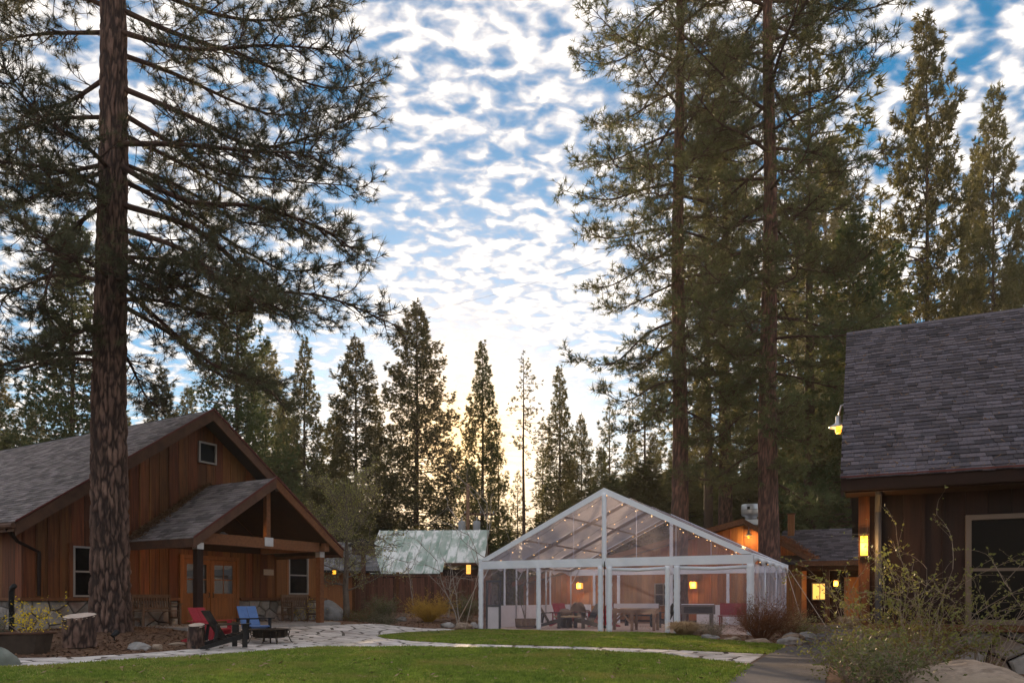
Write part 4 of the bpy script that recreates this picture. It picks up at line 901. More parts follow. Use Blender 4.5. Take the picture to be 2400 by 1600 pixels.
# stumps
def bark_e(x, y, z, seed):                            # 0 in a furrow, 1 on a bark plate
    of = Vector((seed*5.1, seed*2.3, seed)); p = Vector((x*8.5, y*8.5, z*1.8))+of
    q = p+.55*noise.noise_vector(p*.9)+.22*noise.noise_vector(p*2.6+Vector((5, 1, 3)))
    d = noise.voronoi(q)[0]; f = d[1]-d[0]+.16*noise.noise(p*4.5)
    a = abs(noise.noise(Vector((q.x*.8, q.y*.8, q.z*.35+7)))); v = min(1., max(0., a/.10))
    return min(1., max(0., (f-.07)/.26))*(.45+.55*v)
def stump(label, loc, r, h, seed, group='log stumps'):
    rg = random.Random(seed); t = thing('log_stump', label, 'stump', loc, 0, group); tilt = .17; m = MB(); n = 72; rings = 26; pl = []
    ph = [rg.uniform(0, 6.28) for _ in range(6)]
    for j in range(rings+1):
        z = h*j/rings
        for i in range(n):
            a = 6.283*i/n; q = r*(1+.05*math.sin(2*a+ph[0])+.03*math.sin(5*a+ph[1])+.10*max(0, .25-z/h)); e = bark_e(q*math.cos(a), q*math.sin(a), z, seed); pl.append(e); q += .03*(e-.6); m.v.append((q*math.cos(a), q*math.sin(a), z*(1+tilt*q*math.sin(a)/h)))
        if j:
            for i in range(n): b = (j-1)*n; m.f.append((b+i, b+(i+1) % n, b+n+(i+1) % n, b+n+i))
    o = m.build('bark', m_plate_fg, t, True); at = o.data.attributes.new('plate', 'FLOAT', 'POINT'); at.data.foreach_set('value', pl)
    top = MB(); top.v = [(x*.97, y*.97, z+.006) for x, y, z in m.v[rings*n:]]+[(x, y, z-.03) for x, y, z in m.v[rings*n:]]; top.f = [tuple(range(n))]+[(i, (i+1) % n, n+(i+1) % n, n+i) for i in range(n)]
    top.build('cut_face', M('cut wood', (.66, .54, .47), (.50, .39, .33), 6., .85, .2, c3=(.2, .14, .11), sc3=2.5, t3=(.66, .74)), t)
stump('tall log stump with pale cut top left of the big pine trunk', (-9.06, 15.5, gz(-9.06, 15.5)), .30, .66, 2)
stump('smaller log stump between the red and black chairs', (-6.97, 16.35, .01), .19, .52, 5)
# trough planter with forsythia
t = thing('trough_planter', 'dark half round wooden trough planter at the left edge', 'planter', (-9.85, 14.3, .04), 8)
prof = [(-1.2, -.3), (.55, -.36), (.75, -.30), (.86, -.12), (.86, .15), (.7, .32), (-1.2, .36)]
m = MB(); m.prism(prof, lambda u, v, w: (u*(.92+.08*w/.42), v*(.9+.1*w/.42), w), .40); m.build('tub', M('dark weathered trough', (.035, .024, .018), (.065, .045, .034), 5., .8, .3), t)
rim = MB(); pr = prof+[prof[0]]
rim.tube([(u*1.01, v*1.01, .41) for u, v in pr], .025, 6); rim.build('rim', m_fascia, t)
MB().prism([(u*.93, v*.9) for u, v in prof], lambda u, v, w: (u, v, .40+w), .012).build('soil', m_duff, t)
def leaf_soup(name, P_, size, mat, parent, seed, asp=.5):
    r = np.random.default_rng(seed); b = np.asarray(P_); n = len(b); d = r.normal(0, 1, (n, 3)); d /= np.linalg.norm(d, axis=1)[:, None]; e = np.cross(d, r.normal(0, 1, (n, 3))); e /= np.linalg.norm(e, axis=1)[:, None]+1e-6
    s = (size*r.uniform(.5, 1.3, n))[:, None]; return soup(name, np.stack([b-d*s*.5, b+e*s*asp*.5, b+d*s*.5, b-e*s*asp*.5], 1), mat, parent, k=4)
def shrub(name, label, loc, nst, h, spread, nleaf, lsize, mstem, mleaf, seed, cat='shrub', group=None, arch=.5, rad=.008, fork=2, part='leaves', cluster=.10, asp=.5, low=.15, dirb=(0, 0)):
    rg = random.Random(seed); t = thing(name, label, cat, loc, 0, group); st = MB(); pts = []
    def grow(p, d, ln, r, lev):
        n = 6; q = [p]; dd = d.copy()
        for i in range(n):
            dd = (dd+Vector((rg.gauss(0, .12), rg.gauss(0, .12), rg.gauss(0, .08)-arch*.09*(i/n)))).normalized(); q.append(q[-1]+dd*ln/n)
        st.tube(q, [r*(1-.75*i/n) for i in range(n+1)], 4 if r < .02 else 6, False)
        for i in range(1, n+1):
            if lev > 0 or i/n > low: pts.append((q[i], lev))
            if i < n: pts.append((q[i].lerp(q[i+1], .5), lev))
        if lev < fork:
            for i in range(2, n+1):
                if rg.random() < .75: grow(q[i], (dd*.7+Vector((rg.gauss(0, .55), rg.gauss(0, .55), rg.gauss(.1, .35)))).normalized(), ln*rg.uniform(.3, .55), r*.55, lev+1)
    for i in range(nst):
        a = rg.uniform(0, 6.283); s = spread*math.sqrt(rg.random()); d = Vector((math.cos(a)*s+dirb[0], math.sin(a)*s+dirb[1], h)).normalized(); grow(Vector((math.cos(a)*s*.18, math.sin(a)*s*.18, -.02)), d, math.hypot(h, s)*rg.uniform(.65, 1.1), rad, 0)
    st.build('stems', mstem, t, kind='stuff')
    if nleaf:
        P_ = []
        for _ in range(nleaf): p, lv = rg.choice(pts); P_.append((p.x+rg.gauss(0, cluster*.5), p.y+rg.gauss(0, cluster*.5), max(.01, p.z+rg.gauss(0, cluster*.5))))
        leaf_soup(part, P_, lsize, mleaf, t, seed, asp)
    return t
def tuft_plant(name, label, loc, n, h, spread, mat, seed, cat='grass clump', width=.012):
    r = np.random.default_rng(seed); t = thing(name, label, cat, loc)
    a = r.uniform(0, 6.283, n); q = np.sqrt(r.random(n)); b = np.stack([np.cos(a)*q*spread*.25, np.sin(a)*q*spread*.25, np.zeros(n)], 1)
    ln = h*r.uniform(.6, 1.15, n); o = np.stack([np.cos(a), np.sin(a), np.zeros(n)], 1); up = np.array([0, 0, 1.]); k1 = r.uniform(.1, 1., n)[:, None]*spread
    m1 = b+up*ln[:, None]*.8+o*k1*.45+r.normal(0, .02, (n, 3)); m2 = b+o*k1*1.0+up*(ln*r.uniform(.35, .95, n))[:, None]
    s = np.stack([-np.sin(a), np.cos(a), np.zeros(n)], 1)*width/2
    soup('blades', np.concatenate([np.stack([b-s, b+s, m1+s, m1-s], 1), np.stack([m1-s, m1+s, m2+s*.2, m2-s*.2], 1)]), mat, t, k=4); return t
def boulder(name, label, loc, size, seed, mat, group=None, sub=4, rough=.22, flat=0.):
    bm = bmesh.new(); bmesh.ops.create_icosphere(bm, subdivisions=sub, radius=1); of = Vector((seed*3.7, seed*1.3, seed*2.1))
    for v in bm.verts:
        c = v.co.copy(); q = 1+rough*noise.noise(c*1.1+of)*1.6+rough*.5*noise.noise(c*2.7+of)+rough*.2*noise.noise(c*7+of)
        f_ = noise.cell(c*1.6+of)*rough*.35
        v.co = Vector((c.x*size[0]*(q+f_), c.y*size[1]*(q+f_), max(c.z, -.35)*size[2]*(q+f_*.5)))
    me = bpy.data.meshes.new(name); bm.to_mesh(me); bm.free(); me.materials.append(mat); me.polygons.foreach_set('use_smooth', [sub > 3]*len(me.polygons))
    o = bpy.data.objects.new(name, me); C.objects.link(o); o.location = loc; return tag(o, label, 'boulder' if max(size) > .3 else 'rock', group)
shrub('forsythia', 'forsythia with bright yellow flowers in the trough planter', (-9.35, 14.3, .42), 10, .55, .6, 560, .05, m_stem, m_yellow, 3, 'shrub', fork=1, part='flowers', arch=.9)
shrub('lavender', 'grey green tufted plant at the left end of the trough planter', (-10.0, 14.4, .42), 14, .38, .3, 900, .03, m_stem, M('grey green leaves', (.09, .115, .085), (.12, .14, .10), 4., .7), 4, 'plant', fork=1)
t = thing('bollard_light', 'black bent pipe standing behind the trough planter', 'pipe', (-10.55, 15.6, .1)); MB().tube([(0, 0, 0), (0, 0, 1.15), (.03, -.02, 1.24), (.10, -.05, 1.28)], .055, 10).build('pipe', m_black, t, True); MB().lathe([(.075, .0), (.075, .06)], 12).build('collar', m_black, t)
t = thing('spotlight', 'small black garden spotlight at the foot of the big pine', 'lamp', (-9.0, 16.75, gz(-9, 16.75)+.01)); MB().tube([(0, 0, 0), (0, 0, .10)], .015, 6).build('stake', m_black, t); MB().tube([(-.02, -.05, .10), (.03, .07, .19)], [.045, .065], 10).build('housing', m_black, t)
t = thing('porch_lamp', 'wide flat lamp glowing amber under the porch roof', 'lamp', LW(-1.93, 2.35, 2.86), 60); MB().lathe([(.05, .14), (.09, .10), (.30, .02), (.31, 0), (.06, .05)], 22).build('shade', m_steel, t, True); MB().lathe([(.02, .05), (.06, .02), (.06, -.03), (.02, -.05)], 12).build('bulb', m_amber, t, True); MB().tube([(0, 0, .1), (0, 0, .75)], .015, 6).build('stem', m_iron, t); lamp_light(t, (0, 0, -.12), 8)
t = thing('wall_lantern', 'amber lantern glowing at the right corner of the lodge behind the porch', 'lamp', LW(4.75, .25, 1.98), 60); MB().box(-.045, .045, -.045, .045, .06, .2).build('glass', m_amber, t); MB().box(-.07, .07, -.07, .07, .2, .24).build('cap', m_iron, t); MB().box(-.3, -.08, -.02, .02, .1, .14).build('arm', m_iron, t)
# boulders and rocks
boulder('boulder', 'pale green lichened boulder at the far left edge of the path', (-8.75, 12.25, -.02), (.52, .5, .36), 1, m_greenrock, rough=.12)
boulder('boulder', 'large grey layered boulder beside the right porch post', (-7.45, 29.6, .3), (.82, .7, .68), 2, m_boulder)
boulder('boulder', 'low tan boulder at the right end of the porch step', (-6.25, 25.3, .12), (.55, .4, .25), 3, m_sandstone)
boulder('boulder', 'huge warm grey boulder in the bottom right corner', (5.35, 8.72, -.24), (1.05, .85, .62), 4, m_sandstone, sub=5, rough=.13)
boulder('rock', 'pale pointed rock on the mulch near the flagstone path', (-7.9, 15.75, .05), (.22, .16, .15), 5, m_boulder, sub=3)
boulder('rock', 'small brown rock beside the pale pointed rock on the mulch', (-7.65, 15.95, .05), (.13, .1, .08), 6, m_sandstone, sub=3)
boulder('rock', 'flat tan rock on the mulch left of the smaller stump', (-7.72, 17.0, .06), (.19, .13, .05), 7, m_sandstone, sub=3)
for i, (x, y, sx, sy, sz, lab) in enumerate([(6.1, 18.3, .33, .2, .11, 'flat pale edging rock in front of the russet bush'), (6.75, 18.0, .30, .22, .16, 'grey edging rock where the bed meets the asphalt'), (7.1, 18.7, .34, .25, .2, 'largest grey edging rock by the asphalt path'), (5.45, 20.4, .26, .18, .1, 'tan edging rock between straw grass and russet bush'), (5.75, 19.3, .2, .15, .1, 'small reddish edging rock left of the russet bush'), (7.6, 20.0, .3, .2, .16, 'pale edging rock behind the russet bush near the asphalt'), (5.9, 23.1, .42, .3, .3, 'grey rock under the foosball table end of the tent'), (8.3, 20.9, .28, .2, .15, 'low rock by the asphalt path below the guy rope')]):
    boulder('rock', lab, (x, y, .03), (sx, sy, sz), 10+i, m_boulder if i % 2 else m_sandstone, 'edging rocks of the russet bush bed', sub=3)
for i, (x, y, s, lab) in enumerate([(-2.45, 28.2, .26, 'white rock below the golden shrub'), (-1.75, 27.2, .3, 'grey rock at the front left foot of the tent'), (-1.45, 27.9, .24, 'pale rock behind the guy ropes left of the tent'), (-2.0, 28.7, .22, 'brown rock between golden shrub and guy ropes'), (-4.7, 31.5, .22, 'small white rock left of the golden shrub')]):
    boulder('rock', lab, (x, y, gz(x, y)+.05), (s, s*.8, s*.6), 30+i, m_boulder if i % 2 == 0 else m_sandstone, 'garden bed rocks', sub=3)
# shrubs and small trees
tuft_plant('straw_grass', 'dry straw coloured grass clump in front of the right tent posts', (5.15, 22.1, 0), 1500, .46, .75, m_straw, 1)
shrub('russet_bush', 'dense russet brown bush in front of the right tent corner', (6.75, 20.0, 0), 170, .78, .75, 5200, .035, m_rust, m_rust, 5, 'bush', fork=2, rad=.007, part='buds', cluster=.05, arch=.15)
shrub('russet_bush', 'thinner russet bush at the right end behind the dense one', (8.0, 21.6, 0), 70, .7, .7, 1800, .03, m_rust, m_straw, 6, 'bush', fork=2, rad=.006, part='buds', cluster=.05)
shrub('russet_bush', 'low grey brown twigs between straw grass and russet bush', (5.85, 21.4, 0), 50, .45, .5, 900, .03, m_stem, m_evergreen, 7, 'bush', fork=1, rad=.006, part='buds')
shrub('low_plant', 'low yellow green plant at the asphalt edge right of the russet bush', (8.55, 21.9, 0), 40, .35, .6, 1200, .05, m_stem, m_shrubleaf, 8, 'plant', fork=1)
shrub('low_plant', 'leafy clump at the asphalt edge under the guy rope', (9.3, 24.4, 0), 50, .5, .6, 1400, .05, m_stem, m_leaf, 9, 'plant', fork=1)
shrub('golden_shrub', 'rounded golden yellow shrub in front of the board fence', (-3.5, 31.2, gz(-3.5, 31.2)), 130, .75, .85, 5200, .05, m_orange, m_orange, 10, 'shrub', fork=2, part='twig_tips', cluster=.07, arch=.3)
shrub('green_shrub', 'dark green rounded shrub left of the golden shrub', (-5.6, 32.0, gz(-5.6, 32)), 80, .75, .6, 3200, .06, m_stem, m_evergreen, 11, 'shrub', fork=2)
shrub('green_shrub', 'low brown green shrub in front of the big porch boulder', (-5.95, 28.9, gz(-5.95, 28.9)), 80, .5, .7, 2400, .05, m_rust, m_evergreen, 12, 'shrub', fork=2)
shrub('green_shrub', 'flat grey green shrub at the edge of the flagstones', (-5.1, 28.6, gz(-5.1, 28.6)), 80, .38, .8, 2600, .05, m_stem, M('sage leaves', (.085, .10, .05), (.11, .12, .06), 4., .7), 13, 'shrub', fork=2)
shrub('green_shrub', 'dark green shrub behind the bare saplings left of the tent', (-2.0, 31.8, .1), 60, .95, .7, 2600, .06, m_stem, m_evergreen, 14, 'shrub', fork=2)
shrub('yellow_shrub', 'small yellow flowering shrub behind the right porch post', (-7.5, 26.6, .25), 20, .7, .5, 500, .05, m_stem, m_yellow, 15, 'shrub', fork=1, part='flowers')
shrub('potted_tree', 'thin bare tree standing in the wooden planter in the tent', (.5, 27.4, .33), 3, 1.75, .25, 260, .05, m_grey_trunk, m_evergreen, 16, 'tree', fork=2, rad=.022)
shrub('bare_sapling', 'forked pale bare sapling nearest the tent', (-2.15, 30.5, .1), 2, 2.6, .55, 0, .03, m_birch, m_leaf, 17, 'sapling', 'bare saplings before the fence', fork=3, rad=.03, arch=.1)
shrub('bare_sapling', 'pale bare sapling behind the right side of the golden shrub', (-2.9, 33.5, .25), 2, 2.6, .4, 0, .03, m_birch, m_leaf, 18, 'sapling', 'bare saplings before the fence', fork=3, rad=.028, arch=.1)
shrub('bare_sapling', 'pale bare sapling rising left of the golden shrub', (-4.35, 33.5, .25), 1, 2.9, .3, 0, .03, m_birch, m_leaf, 19, 'sapling', 'bare saplings before the fence', fork=3, rad=.03, arch=.1)
shrub('bare_sapling', 'tall grey bare sapling above the tent eave beside the shed', (-1.5, 38.5, 0), 2, 6.2, .8, 0, .03, m_birch, m_leaf, 25, 'sapling', 'bare saplings before the fence', fork=3, rad=.045, arch=.1)
# spring tree beside the porch
def small_tree(label, loc, h, seed, nleaf):
    rg = random.Random(seed); t = thing('spring_tree', label, 'tree', loc); tr = MB(); br = MB(); pts = []
    tr.tube([(0, 0, -.1), (.02, 0, h*.12), (-.03, .02, h*.25), (.03, 0, h*.42), (0, .03, h*.62), (.04, 0, h*.86)], [.15, .125, .115, .085, .05, .012], 9)
    def grow(p, d, ln, r, lev):
        n = 6; q = [p]; dd = d.copy()
        for i in range(n): dd = (dd+Vector((rg.gauss(0, .14), rg.gauss(0, .14), rg.gauss(.02, .09)))).normalized(); q.append(q[-1]+dd*ln/n)
        br.tube(q, [max(.006, r*(1-.8*i/n)) for i in range(n+1)], 4, False)
        for i in range(2, n+1): pts.append(q[i])
        if lev < 3:
            for i in range(1, n+1):
                if rg.random() < .8: grow(q[i], (dd*.8+Vector((rg.gauss(0, .6), rg.gauss(0, .6), rg.gauss(.05, .4)))).normalized(), ln*rg.uniform(.35, .6), r*.5, lev+1)
    for i in range(22):
        z = h*(.22+.62*i/22); a = i*2.4+rg.uniform(-.4, .4); grow(Vector((0, 0, z)), Vector((math.cos(a), math.sin(a), .30+.7*i/22)).normalized(), (1.0-.45*abs(i/22-.25))*h*.30, .035*(1-.6*i/22), 0)
    tr.build('trunk', m_grey_trunk, t, True); br.build('branches', m_grey_trunk, t, kind='stuff')
    P_ = [tuple(p+Vector((rg.gauss(0, .09), rg.gauss(0, .09), rg.gauss(0, .07)))) for p in rg.choices(pts, k=nleaf)]
    leaf_soup('leaves', P_, .062, m_leaf, t, seed, .55)
small_tree('slender spring tree with sparse fresh yellow green leaves beside the porch', (-6.55, 29.2, gz(-6.55, 29.2)), 6.2, 7, 9500)
# foreground shrub at the right cabin
shrub('arching_shrub', 'tall arching shrub with thin pale canes before the dark right cabin', (5.5, 10.15, 0), 20, 1.45, 1.0, 2300, .05, m_stem, m_shrubleaf, 21, 'shrub', fork=2, rad=.009, arch=1.1, cluster=.03, low=.2)
shrub('arching_shrub', 'sprawling arching shrub reaching across the cabin window', (6.35, 10.15, 0), 15, 1.15, 1.25, 1500, .045, m_stem, m_shrubleaf, 22, 'shrub', fork=2, rad=.009, arch=1.5, cluster=.03, low=.2)
shrub('arching_shrub', 'loose tall canes left of the cabin corner over the asphalt', (5.35, 10.9, 0), 5, 1.45, .8, 420, .05, m_stem, m_shrubleaf, 23, 'shrub', fork=2, rad=.008, arch=1.0, cluster=.03, low=.3, dirb=(-.3, 0))
shrub('leafy_bush', 'low leafy green bush at the asphalt edge in the bottom right', (4.55, 9.75, 0), 50, .52, .58, 1500, .055, m_stem, m_shrubleaf, 24, 'bush', fork=2, rad=.005, cluster=.06)
shrub('leafy_bush', 'green leafy bush spreading in front of the huge boulder', (4.45, 8.75, 0), 50, .46, .6, 1600, .055, m_stem, m_evergreen, 26, 'bush', fork=2, rad=.005, cluster=.06)
shrub('leafy_bush', 'reddish green bush below the arching canes', (5.6, 10.4, 0), 46, .66, .85, 1500, .055, m_rust, m_shrubleaf, 27, 'bush', fork=2, rad=.005, cluster=.06)
tuft_plant('straw_grass', 'small dry grass clump beyond the asphalt by the kitchen porch', (12.5, 27.4, 0), 900, .5, .7, m_straw, 3)
# ------------------------------------------------------------------ trees
def unit(a): return a/(np.linalg.norm(a, axis=-1, keepdims=True)+1e-9)
def tufts(P_, D, n, ln, width, spread, r):          # n needles fanned round each direction
    P_ = np.repeat(np.asarray(P_, dtype=float), n, 0); D = np.repeat(unit(np.asarray(D, dtype=float)), n, 0); m = len(P_)
    d = unit(D*.75+r.normal(0, spread, (m, 3))); s = unit(np.cross(d, r.normal(0, 1, (m, 3))))*width/2; l = (ln*r.uniform(.65, 1.1, m))[:, None]
    b = P_-D*(r.random(m)*ln*.45)[:, None]; return np.stack([b-s, b+s, b+d*l], 1)
def spline(pts, n):
    P_ = [Vector(p) for p in pts]; P_ = [P_[0]*2-P_[1]]+P_+[P_[-1]*2-P_[-2]]; o = []
    for i in range(1, len(P_)-2):
        a, b, c, d = P_[i-1:i+3]
        for j in range(n):
            t = j/n; o.append(.5*((2*b)+(c-a)*t+(2*a-5*b+4*c-d)*t*t+(3*b-a-3*c+d)*t**3))
    o.append(P_[-2]); return o
def pine_limb(pts, r0, rg, sub, sublen, twl, tb, T, D, bare=.22, updr=.35):
    """one limb: curved main axis, side shoots, up-turned twigs; twig ends go to T, their directions to D"""
    n = len(pts); L_ = sum((pts[i+1]-pts[i]).length for i in range(n-1))
    tb.tube(pts, [max(.006, r0*(1-.88*i/(n-1))) for i in range(n)], 6, False)
    def twig(p, d, l):
        e = d+Vector((rg.gauss(0, .25), rg.gauss(0, .25), updr+rg.gauss(0, .18))); e.normalize(); m_ = p+(d*.6+e*.4)*l*.5; q = m_+e*l*.55
        tb.tube([p, m_, q], [.009, .008, .006], 3, False); T.append(q); D.append(e)
    for k in range(sub):
        s = bare+(1-bare)*(k+rg.random())/sub; f = s*(n-1); i = min(int(f), n-2); p = pts[i].lerp(pts[i+1], f-i); t = (pts[i+1]-pts[i]).normalized()
        side = t.cross(Vector((0, 0, 1))); side.normalize(); sg = 1 if k % 2 else -1
        d = (t*rg.uniform(.5, .9)+side*sg*rg.uniform(.35, .9)+Vector((0, 0, rg.gauss(-.05, .3)))).normalized(); l = sublen*(1.05-.6*s)*rg.uniform(.55, 1.15)
        q = [p]; dd = d
        for j in range(4): dd = (dd+Vector((rg.gauss(0, .12), rg.gauss(0, .12), (-.10 if j < 2 else .22)+rg.gauss(0, .06)))).normalized(); q.append(q[-1]+dd*l/4)
        tb.tube(q, [r0*.28*(1-.4*s)+.006, r0*.2+.005, .010, .008, .006], 4, False); T.append(q[-1]); D.append(dd)
        for j in range(1, 5):
            for _ in range(2):
                if rg.random() < .72: twig(q[j], (dd*.6+Vector((rg.gauss(0, .6), rg.gauss(0, .6), rg.gauss(0, .3)))).normalized(), twl*rg.uniform(.5, 1.2))
    T.append(pts[-1]); D.append((pts[-1]-pts[-2]).normalized())
def plated_trunk(name, H, r0, r1, mat, parent, seed, nz=260, na=110, flare=.35, plate=.05):
    z = np.linspace(0, 1, nz)**1.5*H; a = np.arange(na)/na*2*np.pi; V = np.zeros((nz, na, 3)); PL = np.zeros((nz, na), dtype=np.float32); of = Vector((seed*5.1, seed*2.3, 0))
    for i in range(nz):
        rr = r0+(r1-r0)*(z[i]/H)**.9+flare*r0*math.exp(-z[i]/.45)
        for j in range(na):
            ca, sa = math.cos(a[j]), math.sin(a[j]); p = Vector((ca*rr*6.5, sa*rr*6.5, z[i]*1.75))+of
            e = bark_e(ca*rr, sa*rr, z[i], seed); lob = .06*math.sin(3*a[j]+seed)+.04*math.sin(5*a[j]+2*seed)
            q = rr*(1+lob*math.exp(-z[i]/1.5)*1.6)+plate*(e-.6)*(.6+.4*math.exp(-z[i]/8))+plate*.3*noise.noise(p*3.1)
            PL[i, j] = e*(.8+.5*noise.noise(p*.5))
            V[i, j] = (q*ca+.06*math.sin(z[i]*.35+seed)*min(1, z[i]/4), q*sa, z[i]-.25)
    me = MB(); me.v = [tuple(x) for x in V.reshape(-1, 3)]
    me.f = [(i*na+j, i*na+(j+1) % na, (i+1)*na+(j+1) % na, (i+1)*na+j) for i in range(nz-1) for j in range(na)]
    o = me.build(name, mat, parent, True); at = o.data.attributes.new('plate', 'FLOAT', 'POINT'); at.data.foreach_set('value', PL.ravel()); return o
# the big pine on the left, limb by limb
PX, PY, PZ0 = -9.96, 18.4, .30
big_pine = thing('ponderosa_pine', 'huge left foreground ponderosa pine with plated bark and long drooping limbs', 'tree', (PX, PY, PZ0))
plated_trunk('trunk', 22, .455, .22, m_plate_fg, big_pine, 3, 420, 190, .22, .065)
rg = random.Random(12); rn = np.random.default_rng(12)
def wpt(px, py, dy): Y = PY+dy; return Vector(((px-1176)/1700*Y-PX, dy, 1.1+(1375-py)/1700*Y-PZ0))
limbs = [  # start and way points of the limbs seen in the photograph with the depth each one leans to
 [(262, 70, 0), (450, 108, -.6), (620, 95, -1.4), (800, 95, -2.0)], [(262, 15, 0), (420, 85, .5), (560, 135, 1.0), (720, 192, 1.4), (868, 175, 1.6)],
 [(262, 195, 0), (420, 262, -.3), (560, 325, -.8), (700, 292, -1.2), (812, 262, -1.3)], [(262, 250, 0), (400, 335, .6), (500, 402, 1.2), (640, 425, 1.7), (848, 432, 2.1)],
 [(262, 372, 0), (420, 436, -.8), (560, 468, -1.6), (700, 500, -2.2), (785, 545, -2.5)], [(262, 405, 0), (340, 436, .4), (420, 482, .9), (560, 585, 1.4), (680, 625, 1.6), (800, 605, 1.8)],
 [(262, 465, 0), (420, 508, -.3), (500, 575, -.6), (600, 632, -.9), (760, 700, -1.2), (905, 738, -1.4)], [(262, 585, 0), (400, 628, .8), (480, 686, 1.4), (640, 690, 2.0), (765, 770, 2.3)],
 [(262, 640, 0), (355, 722, -.3), (480, 832, -.7), (590, 880, -1.0), (655, 915, -1.2)], [(262, 690, 0), (380, 770, 1.0), (500, 850, 1.8), (640, 885, 2.2)],
 [(240, 75, 0), (100, 84, -.5), (-40, 92, -1.)], [(240, 182, 0), (130, 215, -.5), (75, 300, -.9), (55, 390, -1.1)], [(240, 378, 0), (110, 392, .5), (-30, 405, 1.)],
 [(240, 395, 0), (110, 455, -.8), (-30, 540, -1.5)], [(240, 468, 0), (140, 520, -.5), (108, 630, -.9), (102, 715, -1.1)], [(240, 645, 0), (135, 640, .4), (40, 676, .8), (-20, 712, 1.)],
 [(240, 15, 0), (90, -40, .4), (-60, 30, .9)], [(240, 730, 0), (190, 778, -.6), (110, 805, -1.)], [(262, -60, 0), (480, 20, .8), (640, 40, 1.4), (790, 10, 1.6)], [(262, -40, 0), (520, -70, -.9), (740, -30, -1.6)],
 [(240, -50, 0), (60, -60, -.6), (-80, -20, -1.)], [(262, 120, 0), (420, 180, 1.3), (600, 240, 2.4), (760, 240, 3.)], [(262, 300, 0), (430, 370, 1.8), (580, 470, 3.), (720, 540, 3.6)],
 [(262, 330, 0), (430, 330, -1.6), (590, 360, -2.8), (740, 350, -3.4)], [(262, 520, 0), (420, 560, -1.6), (540, 660, -2.6), (660, 720, -3.1)]]
allb = []
for l in limbs: pts = [wpt(*q) for q in l]; allb.append(([pts[0]]+[p+Vector((rg.gauss(0, .10), rg.gauss(0, .14), rg.gauss(0, .10))) for p in pts[1:]], .064))
for i in range(13):                                  # limbs toward and away from the camera and the unseen top
    z = 6.5+i*.5+rg.uniform(-.3, .3); a = rg.choice((1, -1))*math.pi/2+rg.gauss(0, .55); ln = rg.uniform(2.8, 5.) if z < 17 else rg.uniform(1.5, 3.)
    o = Vector((math.cos(a), math.sin(a), 0)); allb.append(([Vector((0, 0, z)), o*ln*.35+Vector((0, 0, z-.25)), o*ln*.7+Vector((0, 0, z-.8)), o*ln+Vector((0, 0, z-.7+rg.gauss(0, .3)))], .06))
for pts, r0 in allb:
    tb = MB(); T = []; D = []; L_ = sum((pts[i+1]-pts[i]).length for i in range(len(pts)-1))
    pine_limb(spline(pts, 5), r0*(.7+.06*L_), rg, int(7+L_*4.3), .42+.16*L_, .38, tb, T, D, .10, .3)
    for k in range(int(3+L_*1.5)):                   # bare dead twigs
        q = rg.uniform(.08, .8); f = q*(len(pts)-1); i = min(int(f), len(pts)-2); p = pts[i].lerp(pts[i+1], f-i); d = Vector((rg.gauss(0, 1), rg.gauss(0, 1), rg.gauss(-.5, .5))).normalized(); l = rg.uniform(.25, .8)
        tb.tube([p, p+d*l*.5+Vector((0, 0, -.05)), p+d*l+Vector((rg.gauss(0, .08), 0, rg.gauss(-.02, .1)))], [.012, .008, .004], 3, False)
    b = tb.build('branch', m_twig, big_pine, True); soup('needles', tufts(T, D, 26, .235, .013, .62, rn), m_needle, b)
# tall pines behind the tent, each limb a part
def tall_pine(label, loc, H, r0, seed, zb, rad, nl, mats, lean=None, parts=True, prof=None, group='tall pines behind the tent'):
    rg = random.Random(seed); rn = np.random.default_rng(seed); t = thing('ponderosa_pine', label, 'tree', loc, 0, group)
    plated_trunk('trunk', H, r0, .06, m_plate, t, seed, 200, 56, .12, .03)
    TB = MB(); AT = []; AD = []
    for i in range(nl):
        u = (i+rg.random())/nl; z = zb+(H*.985-zb)*u; a = i*2.399+rg.gauss(0, .4); pf = (prof(u) if prof else (1-u)**.6)*rad; ln = max(.8, pf*rg.uniform(.6, 1.12))
        o = Vector((math.cos(a), math.sin(a), 0)); dr = -.42+.75*u+rg.gauss(0, .1)
        if lean: ln *= 1+lean*math.cos(a)
        pts = [Vector((0, 0, z)), o*ln*.3+Vector((0, 0, z+dr*ln*.25)), o*ln*.65+Vector((0, 0, z+dr*ln*.75))+Vector((rg.gauss(0, .2), rg.gauss(0, .2), 0)), o*ln+Vector((0, 0, z+dr*ln*.85+.12*ln))]
        T = []; D = []; tb = MB() if parts else TB
        pine_limb(spline(pts, 4), .035+.007*ln, rg, int(4+ln*2.7), .4+.2*ln, .5, tb, T, D, .10, .3)
        if parts:
            b = tb.build('branch', m_twig, t); soup('needles', tufts(T, D, 13, .34, .030, .65, rn), mats, b)
        else: AT += T; AD += D
    if not parts: TB.build('branches', m_twig, t, kind='stuff'); soup('crown', tufts(AT, AD, 12, .38, .036, .6, rn), mats, t)
    return t
tall_pine('tall straight pine rising behind the middle of the tent roof', (7.55, 33.45, 0), 41, .44, 5, 9.5, 6.3, 92, m_needle2, prof=lambda u: .55+.45*math.sin(min(1, u*1.6)*1.57)-.75*max(0, u-.55)**1.0)
p2 = tall_pine('thick dark pine rising behind the right end of the tent', (10.83, 31.2, 0), 40, .48, 8, 6.0, 6.3, 100, m_needle2, prof=lambda u: .45+.6*math.sin(min(1, u*1.5)*1.57)-.85*max(0, u-.5))
p3 = tall_pine('slimmer pine between the two tall pines behind the kitchen', (13.5, 47., 0), 36, .55, 11, 12, 5.2, 84, m_needle2, parts=False)
